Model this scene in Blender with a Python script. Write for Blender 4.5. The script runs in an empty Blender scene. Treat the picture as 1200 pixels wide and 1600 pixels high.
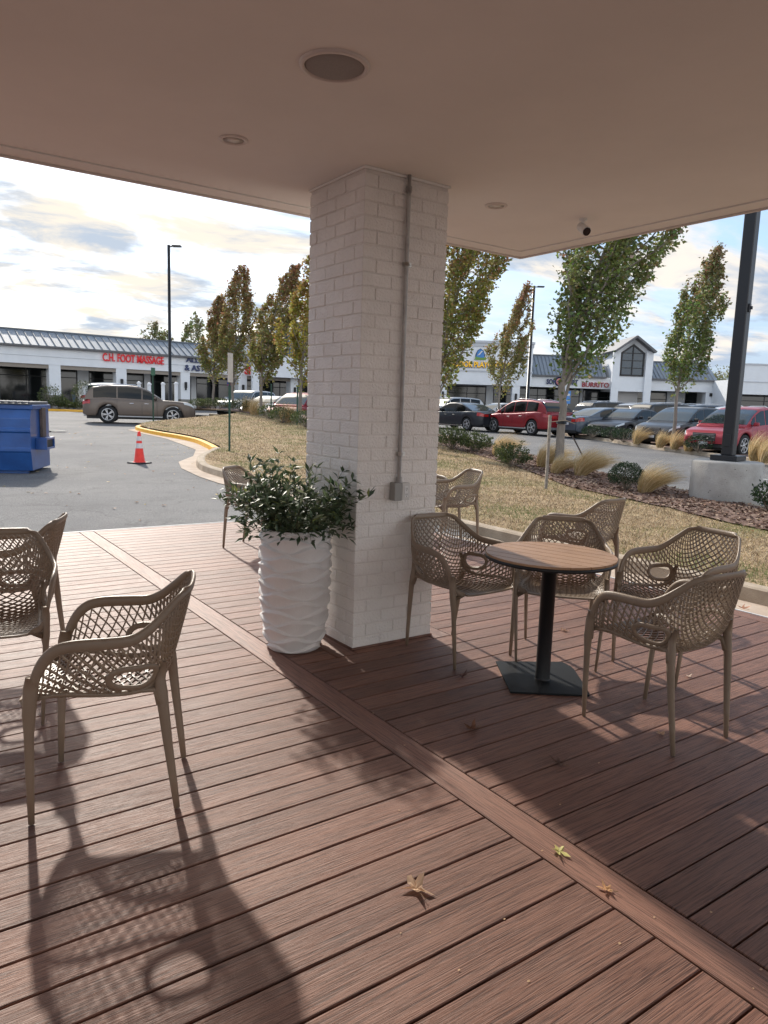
import bpy, bmesh, math, random
from mathutils import Vector, Matrix, noise
from mathutils.geometry import delaunay_2d_cdt
R = math.radians
sc = bpy.context.scene
col = sc.collection
random.seed(7)

# ------------------------------------------------------------------ camera geometry
FOC, PIT, ROL, YAW, EYE = 1137.0, 0.14533, -0.032658, 0.60928, 1.5
cp, sp, cr, sr, cy, sy = math.cos(PIT), math.sin(PIT), math.cos(ROL), math.sin(ROL), math.cos(YAW), math.sin(YAW)
FW = Vector((sy*cp, cy*cp, -sp)); RT0 = Vector((cy, -sy, 0)); DN0 = FW.cross(RT0)
RT = cr*RT0 + sr*DN0; DN = -sr*RT0 + cr*DN0
FH = Vector((sy, cy, 0))
def hor(u):            # height of the horizon in the photo's pixels
    a = (u-600)/FOC
    return 800 + FOC*(-(RT.z*a + FW.z))/DN.z
def at(u, D):          # a bearing of the photo and a distance along the view -> x, y on the ground plan
    v = hor(u)
    d = RT*((u-600)/FOC) + DN*((v-800)/FOC) + FW
    t = D/(d.x*FH.x + d.y*FH.y)
    return d.x*t, d.y*t
def zg(x, y):          # the car park rises gently away from the deck
    S = FH.x*x + FH.y*y
    return -0.03 + 0.0125*min(max(0, S-9), 75)
def mound(x, y):
    d2 = ((x-15.8)/5.5)**2 + ((y-36)/12.0)**2
    d3 = ((x-14.0)/4.5)**2 + ((y-21)/9.0)**2
    return 0.55*math.exp(-d2) + 0.16*math.exp(-d3)
def zl(x, y): return zg(x, y) + 0.12 + mound(x, y)

cd = bpy.data.cameras.new('camera'); cam = bpy.data.objects.new('camera', cd); col.objects.link(cam)
M = Matrix((RT, -DN, -FW)).transposed().to_4x4(); M.translation = Vector((0, 0, EYE)); cam.matrix_world = M
cd.sensor_fit = 'VERTICAL'; cd.sensor_height = 24; cd.lens = FOC/1600*24; cd.clip_start = 0.05; cd.clip_end = 2000
sc.camera = cam

# ------------------------------------------------------------------ materials
MATS = {}
def mat(name, c, rough=.6, metal=0, spec=.5, var=0, vscale=4, c2=None, bump=0, bscale=40, coat=0, stretch=None, detail=6, trans=0, attr=None, emit=None, coords='Object', sheen=0):
    if name in MATS: return MATS[name]
    m = bpy.data.materials.new(name); MATS[name] = m; m.use_nodes = True
    nt = m.node_tree; N = nt.nodes; L = nt.links; b = N['Principled BSDF']
    b.inputs['Base Color'].default_value = (*c, 1); b.inputs['Roughness'].default_value = rough
    b.inputs['Metallic'].default_value = metal; b.inputs['Specular IOR Level'].default_value = spec
    b.inputs['Coat Weight'].default_value = coat; b.inputs['Coat Roughness'].default_value = .05
    b.inputs['Transmission Weight'].default_value = trans
    if emit: b.inputs['Emission Color'].default_value = (*emit[:3], 1); b.inputs['Emission Strength'].default_value = emit[3]
    tc = N.new('ShaderNodeTexCoord'); src = tc.outputs[coords]
    if stretch:
        mp = N.new('ShaderNodeMapping'); mp.inputs['Scale'].default_value = stretch; L.new(src, mp.inputs['Vector']); src = mp.outputs['Vector']
    if var or c2:
        n = N.new('ShaderNodeTexNoise'); n.inputs['Scale'].default_value = vscale; n.inputs['Detail'].default_value = detail; n.inputs['Roughness'].default_value = .6
        L.new(src, n.inputs['Vector'])
        r = N.new('ShaderNodeValToRGB'); L.new(n.outputs['Fac'], r.inputs['Fac'])
        e = r.color_ramp.elements; e[0].position = .33; e[1].position = .67
        if c2: e[0].color = (*c, 1); e[1].color = (*c2, 1)
        else:
            e[0].color = (*[k*(1-var) for k in c], 1); e[1].color = (*[min(1, k*(1+var)) for k in c], 1)
        L.new(r.outputs['Color'], b.inputs['Base Color'])
    if attr:
        a = N.new('ShaderNodeAttribute'); a.attribute_name = attr
        L.new(a.outputs['Color'], b.inputs['Base Color'])
    if bump:
        n2 = N.new('ShaderNodeTexNoise'); n2.inputs['Scale'].default_value = bscale; n2.inputs['Detail'].default_value = 5
        L.new(src, n2.inputs['Vector'])
        bp = N.new('ShaderNodeBump'); bp.inputs['Strength'].default_value = min(1, bump); bp.inputs['Distance'].default_value = .01
        L.new(n2.outputs['Fac'], bp.inputs['Height']); L.new(bp.outputs['Normal'], b.inputs['Normal'])
    return m

def leafmat(name, transl=.35, rough=.5, spec=.4):
    if name in MATS: return MATS[name]
    m = bpy.data.materials.new(name); MATS[name] = m; m.use_nodes = True
    nt = m.node_tree; N = nt.nodes; L = nt.links; b = N['Principled BSDF']
    a = N.new('ShaderNodeAttribute'); a.attribute_name = 'tint'
    b.inputs['Roughness'].default_value = rough; b.inputs['Specular IOR Level'].default_value = spec
    L.new(a.outputs['Color'], b.inputs['Base Color'])
    t = N.new('ShaderNodeBsdfTranslucent'); L.new(a.outputs['Color'], t.inputs['Color'])
    mx = N.new('ShaderNodeMixShader'); mx.inputs[0].default_value = transl
    L.new(b.outputs[0], mx.inputs[1]); L.new(t.outputs[0], mx.inputs[2]); L.new(mx.outputs[0], N['Material Output'].inputs['Surface'])
    return m

# ------------------------------------------------------------------ object helpers
def link(o, parent=None):
    col.objects.link(o)
    if parent: o.parent = parent
    return o
def obj(name, bm, m, parent=None, smooth=False, loc=None, rz=0):
    me = bpy.data.meshes.new(name)
    if isinstance(bm, tuple): me.from_pydata(bm[0], [], bm[1]); me.update()
    else:
        bm.normal_update(); bm.to_mesh(me); bm.free()
    for k in (m if isinstance(m, (list, tuple)) else [m]): me.materials.append(k)
    if smooth:
        for p in me.polygons: p.use_smooth = True
    o = bpy.data.objects.new(name, me); link(o, parent)
    if loc is not None: o.location = loc
    o.rotation_euler.z = rz
    return o
def tag(o, label, cat, group=None):
    o['label'] = label; o['category'] = cat
    if group: o['group'] = group
    return o
def kind(o, k='structure'): o['kind'] = k; return o
def thing(name, label, cat, loc=(0, 0, 0), rz=0, group=None):
    o = bpy.data.objects.new(name, None); col.objects.link(o); o.empty_display_size = .1
    o.location = loc; o.rotation_euler.z = rz
    return tag(o, label, cat, group)
def dup(root, label, loc, rz, group=None):
    def cp_(o, par):
        c = o.copy(); col.objects.link(c)
        if par: c.parent = par
        for ch in list(o.children): cp_(ch, c)
        return c
    r = cp_(root, None); r.location = loc; r.rotation_euler.z = rz; r['label'] = label
    if group: r['group'] = group
    return r
def BM(): return bmesh.new()
def box(bm, c, s, rz=0, mi=0, bev=0, rot=None):
    g = bmesh.ops.create_cube(bm, size=1)
    vs = g['verts']
    mt = Matrix.Translation(c) @ (rot if rot else Matrix.Rotation(rz, 4, 'Z')) @ Matrix.Diagonal((*s, 1))
    bmesh.ops.transform(bm, matrix=mt, verts=vs)
    fs = set(f for v in vs for f in v.link_faces)
    for f in fs: f.material_index = mi
    if bev:
        es = set(e for f in fs for e in f.edges)
        r = bmesh.ops.bevel(bm, geom=list(es), offset=bev, segments=1, affect='EDGES')
        for f in r['faces']: f.material_index = mi
    return vs
def bx(bm, x0, x1, y0, y1, z0, z1, mi=0, bev=0):
    return box(bm, ((x0+x1)/2, (y0+y1)/2, (z0+z1)/2), (x1-x0, y1-y0, z1-z0), 0, mi, bev)
def lathe(bm, prof, seg=24, c=(0, 0, 0), cap=True, axis='Z', mi=0):
    rings = []
    for r, z in prof:
        ring = []
        for i in range(seg):
            a = 2*math.pi*i/seg
            p = (r*math.cos(a), r*math.sin(a), z)
            if axis == 'Y': p = (p[0], p[2], p[1])
            if axis == 'X': p = (p[2], p[0], p[1])
            ring.append(bm.verts.new((c[0]+p[0], c[1]+p[1], c[2]+p[2])))
        rings.append(ring)
    for a, b in zip(rings, rings[1:]):
        for i in range(seg):
            f = bm.faces.new((a[i], a[(i+1) % seg], b[(i+1) % seg], b[i])); f.material_index = mi; f.smooth = True
    if cap:
        for rg in (rings[0], rings[-1]):
            try: f = bm.faces.new(rg); f.material_index = mi
            except Exception: pass
def tube(bm, pts, rad, seg=8, cap=True, mi=0, closed=False, ell=None, up=Vector((0, 0, 1)), ups=None):
    # pts: list of Vector, rad: number or list; ell: (a,b) multipliers along side/up
    n = len(pts); pts = [Vector(p) for p in pts]
    rings = []
    for i, p in enumerate(pts):
        if closed: d = pts[(i+1) % n]-pts[i-1]
        else: d = pts[min(i+1, n-1)]-pts[max(i-1, 0)]
        d.normalize()
        u = ups[i] if ups else up
        if abs(d.dot(u)) > .95 and not ups: u = Vector((0, 1, 0))
        s = d.cross(u).normalized(); w = s.cross(d).normalized()
        r = rad[i] if isinstance(rad, (list, tuple)) else rad
        a, b = ell if ell else (1, 1)
        ring = [bm.verts.new(p + s*(r*a*math.cos(2*math.pi*k/seg)) + w*(r*b*math.sin(2*math.pi*k/seg))) for k in range(seg)]
        rings.append(ring)
    rr = list(zip(rings, rings[1:])) + ([(rings[-1], rings[0])] if closed else [])
    for a, b in rr:
        for k in range(seg):
            f = bm.faces.new((a[k], a[(k+1) % seg], b[(k+1) % seg], b[k])); f.material_index = mi; f.smooth = True
    if cap and not closed:
        for rg in (rings[0], rings[-1]):
            try: bm.faces.new(rg).material_index = mi
            except Exception: pass
def prism(bm, poly, z0, z1, mi=0, zf=None):
    lo = [bm.verts.new((x, y, z0)) for x, y in poly]; hi = [bm.verts.new((x, y, z1)) for x, y in poly]
    n = len(poly)
    fs = [bm.faces.new(list(reversed(lo))), bm.faces.new(hi)]
    for i in range(n): fs.append(bm.faces.new((lo[i], lo[(i+1) % n], hi[(i+1) % n], hi[i])))
    for f in fs: f.material_index = mi
def crv(P, t):       # Catmull-Rom through keyed points [(t, (..)), ..]
    if t <= P[0][0]: return P[0][1]
    if t >= P[-1][0]: return P[-1][1]
    i = 0
    while P[i+1][0] < t: i += 1
    t0, t1 = P[i][0], P[i+1][0]; u = (t-t0)/(t1-t0)
    p1, p2 = P[i][1], P[i+1][1]; p0 = P[max(i-1, 0)][1]; p3 = P[min(i+2, len(P)-1)][1]
    out = []
    for a, b, c, d in zip(p0, p1, p2, p3):
        out.append(.5*(2*b + (c-a)*u + (2*a-5*b+4*c-d)*u*u + (3*b-a-3*c+d)*u**3))
    return tuple(out)
def lerp(P, x):
    if x <= P[0][0]: return P[0][1]
    if x >= P[-1][0]: return P[-1][1]
    for (a, va), (b, vb) in zip(P, P[1:]):
        if x <= b:
            u = (x-a)/(b-a); return va + (vb-va)*u
def smooth_poly(P, n=4, closed=True):
    out = []; N = len(P)
    for i in range(N if closed else N-1):
        p0, p1, p2, p3 = [P[(i+k) % N] if closed else P[min(max(i+k, 0), N-1)] for k in (-1, 0, 1, 2)]
        for j in range(n):
            u = j/n
            out.append(tuple(.5*(2*b + (c-a)*u + (2*a-5*b+4*c-d)*u*u + (3*b-a-3*c+d)*u**3) for a, b, c, d in zip(p0, p1, p2, p3)))
    if not closed: out.append(tuple(P[-1]))
    return out
def inside(P, x, y):
    c = False; j = len(P)-1
    for i in range(len(P)):
        if (P[i][1] > y) != (P[j][1] > y) and x < (P[j][0]-P[i][0])*(y-P[i][1])/(P[j][1]-P[i][1])+P[i][0]: c = not c
        j = i
    return c
def sheet(poly, zf, step):    # a filled outline draped over a height function
    vs = [Vector(p[:2]) for p in poly]; es = [(i, (i+1) % len(vs)) for i in range(len(vs))]
    xs = [p[0] for p in poly]; ys = [p[1] for p in poly]
    y = min(ys)+step*.5
    while y < max(ys):
        x = min(xs)+step*.5
        while x < max(xs):
            if inside(poly, x, y): vs.append(Vector((x+random.uniform(-.1, .1)*step, y+random.uniform(-.1, .1)*step)))
            x += step
        y += step
    v, e, f, *_ = delaunay_2d_cdt(vs, es, [], 1, 1e-4)
    return ([(p.x, p.y, zf(p.x, p.y)) for p in v], [tuple(t) for t in f])
def text_mesh(name, s, size, m, parent, loc, rz, depth=.06, bold=.02, align='CENTER'):
    cu = bpy.data.curves.new('lettering', 'FONT'); cu.body = s; cu.size = size; cu.extrude = depth/2; cu.offset = bold*size
    cu.align_x = align; cu.align_y = 'CENTER'; cu.resolution_u = 3
    t = bpy.data.objects.new('lettering', cu); col.objects.link(t)
    dg = bpy.context.evaluated_depsgraph_get(); me = bpy.data.meshes.new_from_object(t.evaluated_get(dg))
    bpy.data.objects.remove(t)
    # lettering stands upright, reading along local +x, facing local -y
    me.transform(Matrix.Rotation(math.pi/2, 4, 'X'))
    me.materials.clear(); me.materials.append(m)
    o = bpy.data.objects.new(name, me); link(o, parent); o.location = loc; o.rotation_euler.z = rz
    return o
def cloud_mesh(name, verts, faces, tints, m, parent=None, loc=None):
    me = bpy.data.meshes.new(name); me.from_pydata(verts, [], faces); me.update()
    a = me.color_attributes.new('tint', 'FLOAT_COLOR', 'CORNER')
    buf = []
    for f, t in zip(me.polygons, tints): buf += [*t, 1.0]*f.loop_total
    a.data.foreach_set('color', buf)
    me.materials.append(m)
    o = bpy.data.objects.new(name, me); link(o, parent)
    if loc: o.location = loc
    return o
EXPO = 1.5; CLOUDK = 4.2; SUNE = 1.7; TSLAT = 17.6
# ------------------------------------------------------------------ sky and sun
SUN_AZ, SUN_EL = 81.8, 33.5        # azimuth measured from +x towards +y
sc.view_settings.view_transform = 'Standard'; sc.view_settings.look = 'None'
sc.view_settings.gamma = 1; sc.view_settings.exposure = EXPO
w = bpy.data.worlds.new('World'); sc.world = w; w.use_nodes = True
N = w.node_tree.nodes; L = w.node_tree.links; bg = N['Background']; bg.inputs['Strength'].default_value = 0.1
sky = N.new('ShaderNodeTexSky'); sky.sky_type = 'NISHITA'; sky.sun_disc = False
sky.sun_elevation = R(SUN_EL); sky.sun_rotation = R(90-SUN_AZ); sky.air_density = 1.0; sky.dust_density = 1.5
tc = N.new('ShaderNodeTexCoord'); sep = N.new('ShaderNodeSeparateXYZ'); L.new(tc.outputs['Generated'], sep.inputs[0])
def mth(op, a, b=None, c=None, clamp=False):
    n = N.new('ShaderNodeMath'); n.operation = op; n.use_clamp = clamp
    for i, k in enumerate((a, b, c)):
        if k is None: continue
        if isinstance(k, (int, float)): n.inputs[i].default_value = k
        else: L.new(k, n.inputs[i])
    return n.outputs[0]
zc = mth('ADD', mth('MAXIMUM', sep.outputs['Z'], 0.0), .16)
cx_ = mth('DIVIDE', sep.outputs['X'], zc); cy_ = mth('DIVIDE', sep.outputs['Y'], zc)
cmb = N.new('ShaderNodeCombineXYZ'); L.new(cx_, cmb.inputs[0]); L.new(cy_, cmb.inputs[1])
mp = N.new('ShaderNodeMapping'); L.new(cmb.outputs[0], mp.inputs['Vector']); mp.inputs['Rotation'].default_value = (0, 0, R(25)); mp.inputs['Scale'].default_value = (.8, 1.25, 1); mp.inputs['Location'].default_value = (3.1, 1.7, 0)
def nz(scale, det, rough, dist=0, off=0):
    n = N.new('ShaderNodeTexNoise'); n.inputs['Scale'].default_value = scale; n.inputs['Detail'].default_value = det
    n.inputs['Roughness'].default_value = rough; n.inputs['Distortion'].default_value = dist
    if off:
        m_ = N.new('ShaderNodeMapping'); m_.inputs['Location'].default_value = (off, off*.7, off*.3); L.new(mp.outputs[0], m_.inputs['Vector']); L.new(m_.outputs[0], n.inputs['Vector'])
    else: L.new(mp.outputs[0], n.inputs['Vector'])
    return n.outputs['Fac']
def ramp(src, p0, p1, c0=(0, 0, 0, 1), c1=(1, 1, 1, 1), ip='EASE'):
    r = N.new('ShaderNodeValToRGB'); r.color_ramp.interpolation = ip; L.new(src, r.inputs[0])
    r.color_ramp.elements[0].position = p0; r.color_ramp.elements[1].position = p1
    r.color_ramp.elements[0].color = c0; r.color_ramp.elements[1].color = c1
    return r.outputs[0]
cover = ramp(nz(1.25, 10, .60, .35), .44, .57)
shade = ramp(nz(2.1, 10, .62, .5, 5.0), .40, .60)
# glow of thin cloud towards the sun
nrm = N.new('ShaderNodeVectorMath'); nrm.operation = 'NORMALIZE'; L.new(tc.outputs['Generated'], nrm.inputs[0])
dt = N.new('ShaderNodeVectorMath'); dt.operation = 'DOT_PRODUCT'; L.new(nrm.outputs[0], dt.inputs[0])
se = R(SUN_EL); sa = R(SUN_AZ); SUNV = Vector((math.cos(se)*math.cos(sa), math.cos(se)*math.sin(sa), math.sin(se)))
dt.inputs[1].default_value = SUNV
near = ramp(dt.outputs['Value'], .60, 1.0)
def mixc(f, a, b):
    n = N.new('ShaderNodeMix'); n.data_type = 'RGBA'
    if isinstance(f, (int, float)): n.inputs[0].default_value = f
    else: L.new(f, n.inputs[0])
    for i, k in ((6, a), (7, b)):
        if isinstance(k, tuple): n.inputs[i].default_value = k
        else: L.new(k, n.inputs[i])
    return n.outputs[2]
K = CLOUDK
lit = mixc(near, (K*.90, K*.83, K*.75, 1), (K*.90, K*.82, K*.70, 1))
grey = mixc(near, (K*.44, K*.53, K*.66, 1), (K*.50, K*.57, K*.67, 1))
cloud = mixc(shade, grey, lit)
# unseen sky opposite the sun: brightness added to lift the shade under the canopy
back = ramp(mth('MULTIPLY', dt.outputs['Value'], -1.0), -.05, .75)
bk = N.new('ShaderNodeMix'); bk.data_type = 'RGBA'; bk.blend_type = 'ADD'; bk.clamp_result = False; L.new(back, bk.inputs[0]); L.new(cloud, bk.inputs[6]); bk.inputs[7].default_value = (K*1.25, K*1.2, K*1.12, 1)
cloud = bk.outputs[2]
# the bright veil of thin cloud right round the sun
halo = ramp(dt.outputs['Value'], .962, .998)
hadd = N.new('ShaderNodeMix'); hadd.data_type = 'RGBA'; hadd.blend_type = 'ADD'; L.new(halo, hadd.inputs[0]); L.new(cloud, hadd.inputs[6]); hadd.inputs[7].default_value = (K*8.5, K*7.8, K*6.8, 1); hadd.clamp_result = False
cloud = hadd.outputs[2]
# clear sky: the Nishita blue, thinned by high haze
blue = N.new('ShaderNodeMix'); blue.data_type = 'RGBA'; blue.inputs[0].default_value = .7
L.new(sky.outputs[0], blue.inputs[6]); blue.inputs[7].default_value = (K*.33, K*.52, K*.80, 1)
# low haze at the horizon
hz = ramp(sep.outputs['Z'], .0, .22, (1, 1, 1, 1), (0, 0, 0, 1))
cov2 = mth('MAXIMUM', cover, mth('MULTIPLY', hz, .75))
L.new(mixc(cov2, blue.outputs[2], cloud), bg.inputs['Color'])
ld = bpy.data.lights.new('sun', 'SUN'); ld.energy = SUNE; ld.angle = R(1.5); ld.color = (1, .93, .83)
sun = bpy.data.objects.new('sun', ld); col.objects.link(sun)
sun.rotation_euler = (-SUNV).to_track_quat('-Z', 'Y').to_euler()

# ------------------------------------------------------------------ ground
def asphalt_mat(name, c, c2):
    m = mat(name, c, rough=.85, spec=.3, c2=c2, vscale=.35, bump=.7, bscale=160, detail=9)
    nt = m.node_tree; n = nt.nodes; l = nt.links
    g = n.new('ShaderNodeTexNoise'); g.inputs['Scale'].default_value = 70; g.inputs['Detail'].default_value = 3
    t = n.new('ShaderNodeTexCoord'); l.new(t.outputs['Object'], g.inputs['Vector'])
    rr = n.new('ShaderNodeValToRGB'); l.new(g.outputs['Fac'], rr.inputs[0])
    rr.color_ramp.elements[0].position = .3; rr.color_ramp.elements[1].position = .75
    rr.color_ramp.elements[0].color = (.50, .50, .51, 1); rr.color_ramp.elements[1].color = (1.75, 1.72, 1.68, 1)
    mx = n.new('ShaderNodeMix'); mx.data_type = 'RGBA'; mx.blend_type = 'MULTIPLY'; mx.inputs[0].default_value = 1
    b = n['Principled BSDF']; s = b.inputs['Base Color'].links[0].from_socket
    l.new(s, mx.inputs[6]); l.new(rr.outputs[0], mx.inputs[7])
    wn = n.new('ShaderNodeTexNoise'); wn.inputs['Scale'].default_value = 1.5; wn.inputs['Detail'].default_value = 4; l.new(t.outputs['Object'], wn.inputs['Vector'])
    wm = n.new('ShaderNodeMix'); wm.data_type = 'RGBA'; wm.inputs[0].default_value = .45; l.new(t.outputs['Object'], wm.inputs[6]); l.new(wn.outputs['Color'], wm.inputs[7])
    vo = n.new('ShaderNodeTexVoronoi'); vo.feature = 'DISTANCE_TO_EDGE'; vo.inputs['Scale'].default_value = .62; l.new(wm.outputs[2], vo.inputs['Vector'])
    vr = n.new('ShaderNodeValToRGB'); l.new(vo.outputs['Distance'], vr.inputs[0]); vr.color_ramp.elements[0].position = .0; vr.color_ramp.elements[1].position = .006
    vr.color_ramp.elements[0].color = (.55, .55, .55, 1)
    m3 = n.new('ShaderNodeMix'); m3.data_type = 'RGBA'; m3.blend_type = 'MULTIPLY'; m3.inputs[0].default_value = .8; l.new(mx.outputs[2], m3.inputs[6]); l.new(vr.outputs[0], m3.inputs[7])
    st = n.new('ShaderNodeTexNoise'); st.inputs['Scale'].default_value = .9; st.inputs['Detail'].default_value = 7; st.inputs['Roughness'].default_value = .7; l.new(t.outputs['Object'], st.inputs['Vector'])
    sr = n.new('ShaderNodeValToRGB'); l.new(st.outputs['Fac'], sr.inputs[0]); sr.color_ramp.elements[0].position = .30; sr.color_ramp.elements[1].position = .48; sr.color_ramp.elements[0].color = (.66, .66, .66, 1)
    m4 = n.new('ShaderNodeMix'); m4.data_type = 'RGBA'; m4.blend_type = 'MULTIPLY'; m4.inputs[0].default_value = .8; l.new(m3.outputs[2], m4.inputs[6]); l.new(sr.outputs[0], m4.inputs[7]); l.new(m4.outputs[2], b.inputs['Base Color'])
    return m
ASPH = asphalt_mat('asphalt', (.118, .117, .120), (.18, .176, .172))
nx = 90
vs, fs = [], []
def gspace(i): # denser near the deck
    u = i/nx*2-1
    return math.copysign(abs(u)**2.2, u)*700
for j in range(nx+1):
    for i in range(nx+1):
        x = gspace(i)+15; y = gspace(j)+35
        vs.append((x, y, zg(x, y)-.002))
for j in range(nx):
    for i in range(nx):
        a = j*(nx+1)+i; fs.append((a, a+1, a+nx+2, a+nx+1))
kind(obj('ground', (vs, fs), ASPH))
# the kerbed island with the lawn
ISL = [(6.08, -8), (6.08, 2), (6.08, 6), (6.05, 8.5), (5.75, 10.4), (5.53, 11.9), (5.54, 13.3), (5.66, 14.6), (6.2, 16.2), (6.95, 17.6), (7.62, 18.75),
       (7.95, 20.2), (8.35, 22.2), (8.45, 24.2), (8.37, 26.2), (8.45, 28.3), (8.75, 30.0), (9.6, 31.3), (11.2, 32.0), (13.3, 32.4), (14.5, 33.6), (14.8, 36), (14.9, 40), (15, 47),
       (16.5, 48.5), (18.3, 47), (18.4, 40), (18.1, 30), (17.6, 24), (16.4, 18.3), (14.9, 14.8), (13.5, 11.7), (12.4, 8.7), (11.5, 6.4), (10.7, 4.2), (9.9, 1), (9.4, -3), (9.2, -8)]
LAWN = mat('lawn', (.25, .175, .105), rough=.95, spec=.1, c2=(.50, .375, .24), vscale=4.5, bump=1, bscale=55, detail=12)
def lawn_greens(m):
    n = m.node_tree.nodes; l = m.node_tree.links
    g = n.new('ShaderNodeTexNoise'); g.inputs['Scale'].default_value = .55; g.inputs['Detail'].default_value = 6; g.inputs['Roughness'].default_value = .7
    t = n.new('ShaderNodeTexCoord'); l.new(t.outputs['Object'], g.inputs['Vector'])
    rr = n.new('ShaderNodeValToRGB'); l.new(g.outputs['Fac'], rr.inputs[0]); rr.color_ramp.elements[0].position = .52; rr.color_ramp.elements[1].position = .66
    f = n.new('ShaderNodeMath'); f.operation = 'MULTIPLY'; f.inputs[1].default_value = .62; l.new(rr.outputs[0], f.inputs[0])
    mx = n.new('ShaderNodeMix'); mx.data_type = 'RGBA'; l.new(f.outputs[0], mx.inputs[0])
    b = n['Principled BSDF']; s = b.inputs['Base Color'].links[0].from_socket
    l.new(s, mx.inputs[6]); mx.inputs[7].default_value = (.17, .18, .07, 1)
    # fine straw flecks
    g2 = n.new('ShaderNodeTexNoise'); g2.inputs['Scale'].default_value = 26; g2.inputs['Detail'].default_value = 5; l.new(t.outputs['Object'], g2.inputs['Vector'])
    r2 = n.new('ShaderNodeValToRGB'); l.new(g2.outputs['Fac'], r2.inputs[0]); r2.color_ramp.elements[0].position = .35; r2.color_ramp.elements[1].position = .66
    r2.color_ramp.elements[0].color = (.42, .40, .36, 1); r2.color_ramp.elements[1].color = (1.35, 1.33, 1.3, 1)
    m2 = n.new('ShaderNodeMix'); m2.data_type = 'RGBA'; m2.blend_type = 'MULTIPLY'; m2.inputs[0].default_value = 1
    l.new(mx.outputs[2], m2.inputs[6]); l.new(r2.outputs[0], m2.inputs[7]); l.new(m2.outputs[2], b.inputs['Base Color'])
lawn_greens(LAWN)
ISLs = smooth_poly(ISL[1:-1], 3, False); ISLp = [ISL[0]]+ISLs+[ISL[-1]]
kind(obj('lawn', sheet(ISLp, lambda x, y: zl(x, y) - .01, .7), LAWN, smooth=True))
# mulch along the road side of the island
inner = [(8.4, -4), (8.7, 1), (9.1, 4.49), (9.6, 6.1), (9.85, 7.15), (10.2, 8.68), (11.25, 10.6), (12.15, 12.54), (13.1, 15.2), (13.9, 18.5), (14.2, 24), (14.4, 30), (14.9, 36), (15.2, 42), (15.3, 46.5)]
outer = [(16.5, 48.3), (18.2, 46.8), (18.3, 40), (18.0, 30), (17.5, 24), (16.3, 18.3), (14.8, 14.8), (13.4, 11.7), (12.3, 8.7), (11.4, 6.4), (10.6, 4.2), (9.8, 1), (9.3, -3)]
MUL = mat('mulch', (.13, .082, .064), rough=.95, spec=.12, c2=(.25, .17, .135), vscale=22, bump=.45, bscale=60, detail=8)
mp_ = smooth_poly(inner, 3, False)+smooth_poly(outer, 2, False)
mp_ = [(x+random.uniform(-.05, .05), y+random.uniform(-.05, .05)) if i < 42 else (x, y) for i, (x, y) in enumerate(mp_)]
kind(obj('mulch_bed', sheet(mp_, lambda x, y: zl(x, y)+.012+.02*noise.noise(Vector((x*3, y*3, 0))), .5), MUL, smooth=True))
# loose bark chips
vs, fs = [], []
MB_ = [p for p in mp_]
rnd = random.Random(3)
n = 0
while n < 9000:
    x = rnd.uniform(8.4, 15.5); y = rnd.uniform(1, 22)
    if rnd.random() > 9/(2+(x-6)+(y-2)*.35)**1.0: continue
    if not inside(MB_, x+rnd.gauss(0, .08), y) or not inside(ISLp, x, y): continue
    n += 1; z = zl(x, y)+.022; a = rnd.uniform(0, 6.28); l_ = rnd.uniform(.012, .04); w_ = rnd.uniform(.005, .012)
    c_, s_ = math.cos(a), math.sin(a); t1, t2 = rnd.uniform(-.01, .014), rnd.uniform(-.008, .012)
    k = len(vs)
    for u, v in ((-1, -1), (1, -1), (1, 1), (-1, 1)):
        vs.append((x+u*l_*c_-v*w_*s_, y+u*l_*s_+v*w_*c_, z+u*t1+v*t2))
    fs.append((k, k+1, k+2, k+3))
kind(cloud_mesh('bark_chips', vs, fs, [rnd.choice([(.18, .11, .08), (.25, .155, .115), (.11, .068, .052), (.40, .29, .21)]) for _ in fs], leafmat('bark', .0, .9, .1)), 'stuff')
# straw-coloured winter grass blades
vs, fs, tn = [], [], []
n = 0
while n < 85000:
    u = rnd.random()
    x = rnd.uniform(6.05, 14.5); y = rnd.uniform(.5, 34)
    D_ = FH.x*x+FH.y*y
    if rnd.random() > (9/D_)**1.6: continue
    if not inside(ISLp, x, y) or inside(MB_, x, y): continue
    n += 1; z = zl(x, y)-.012; a = rnd.uniform(0, 6.28); h = rnd.uniform(.012, .045)*(1+D_*.015); b = rnd.uniform(.02, .07); w_ = rnd.uniform(.002, .004)*(1+D_*.06)
    c_, s_ = math.cos(a), math.sin(a); k = len(vs)
    vs += [(x-w_*s_, y+w_*c_, z), (x+w_*s_, y-w_*c_, z), (x+b*c_, y+b*s_, z+h)]
    fs.append((k, k+1, k+2))
    g = noise.noise(Vector((x*.9, y*.9, 3.3)))*.5+.5+rnd.gauss(0, .1)
    if g > .64: c = (.19, .21, .08)
    elif g > .57: c = (.34, .28, .13)
    else: c = rnd.choice([(.56, .44, .27), (.44, .33, .19), (.66, .54, .36), (.24, .17, .10), (.16, .12, .07)])
    tn.append(c)
kind(cloud_mesh('grass', vs, fs, tn, leafmat('grass', .25, .8, .2)), 'stuff')
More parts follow.
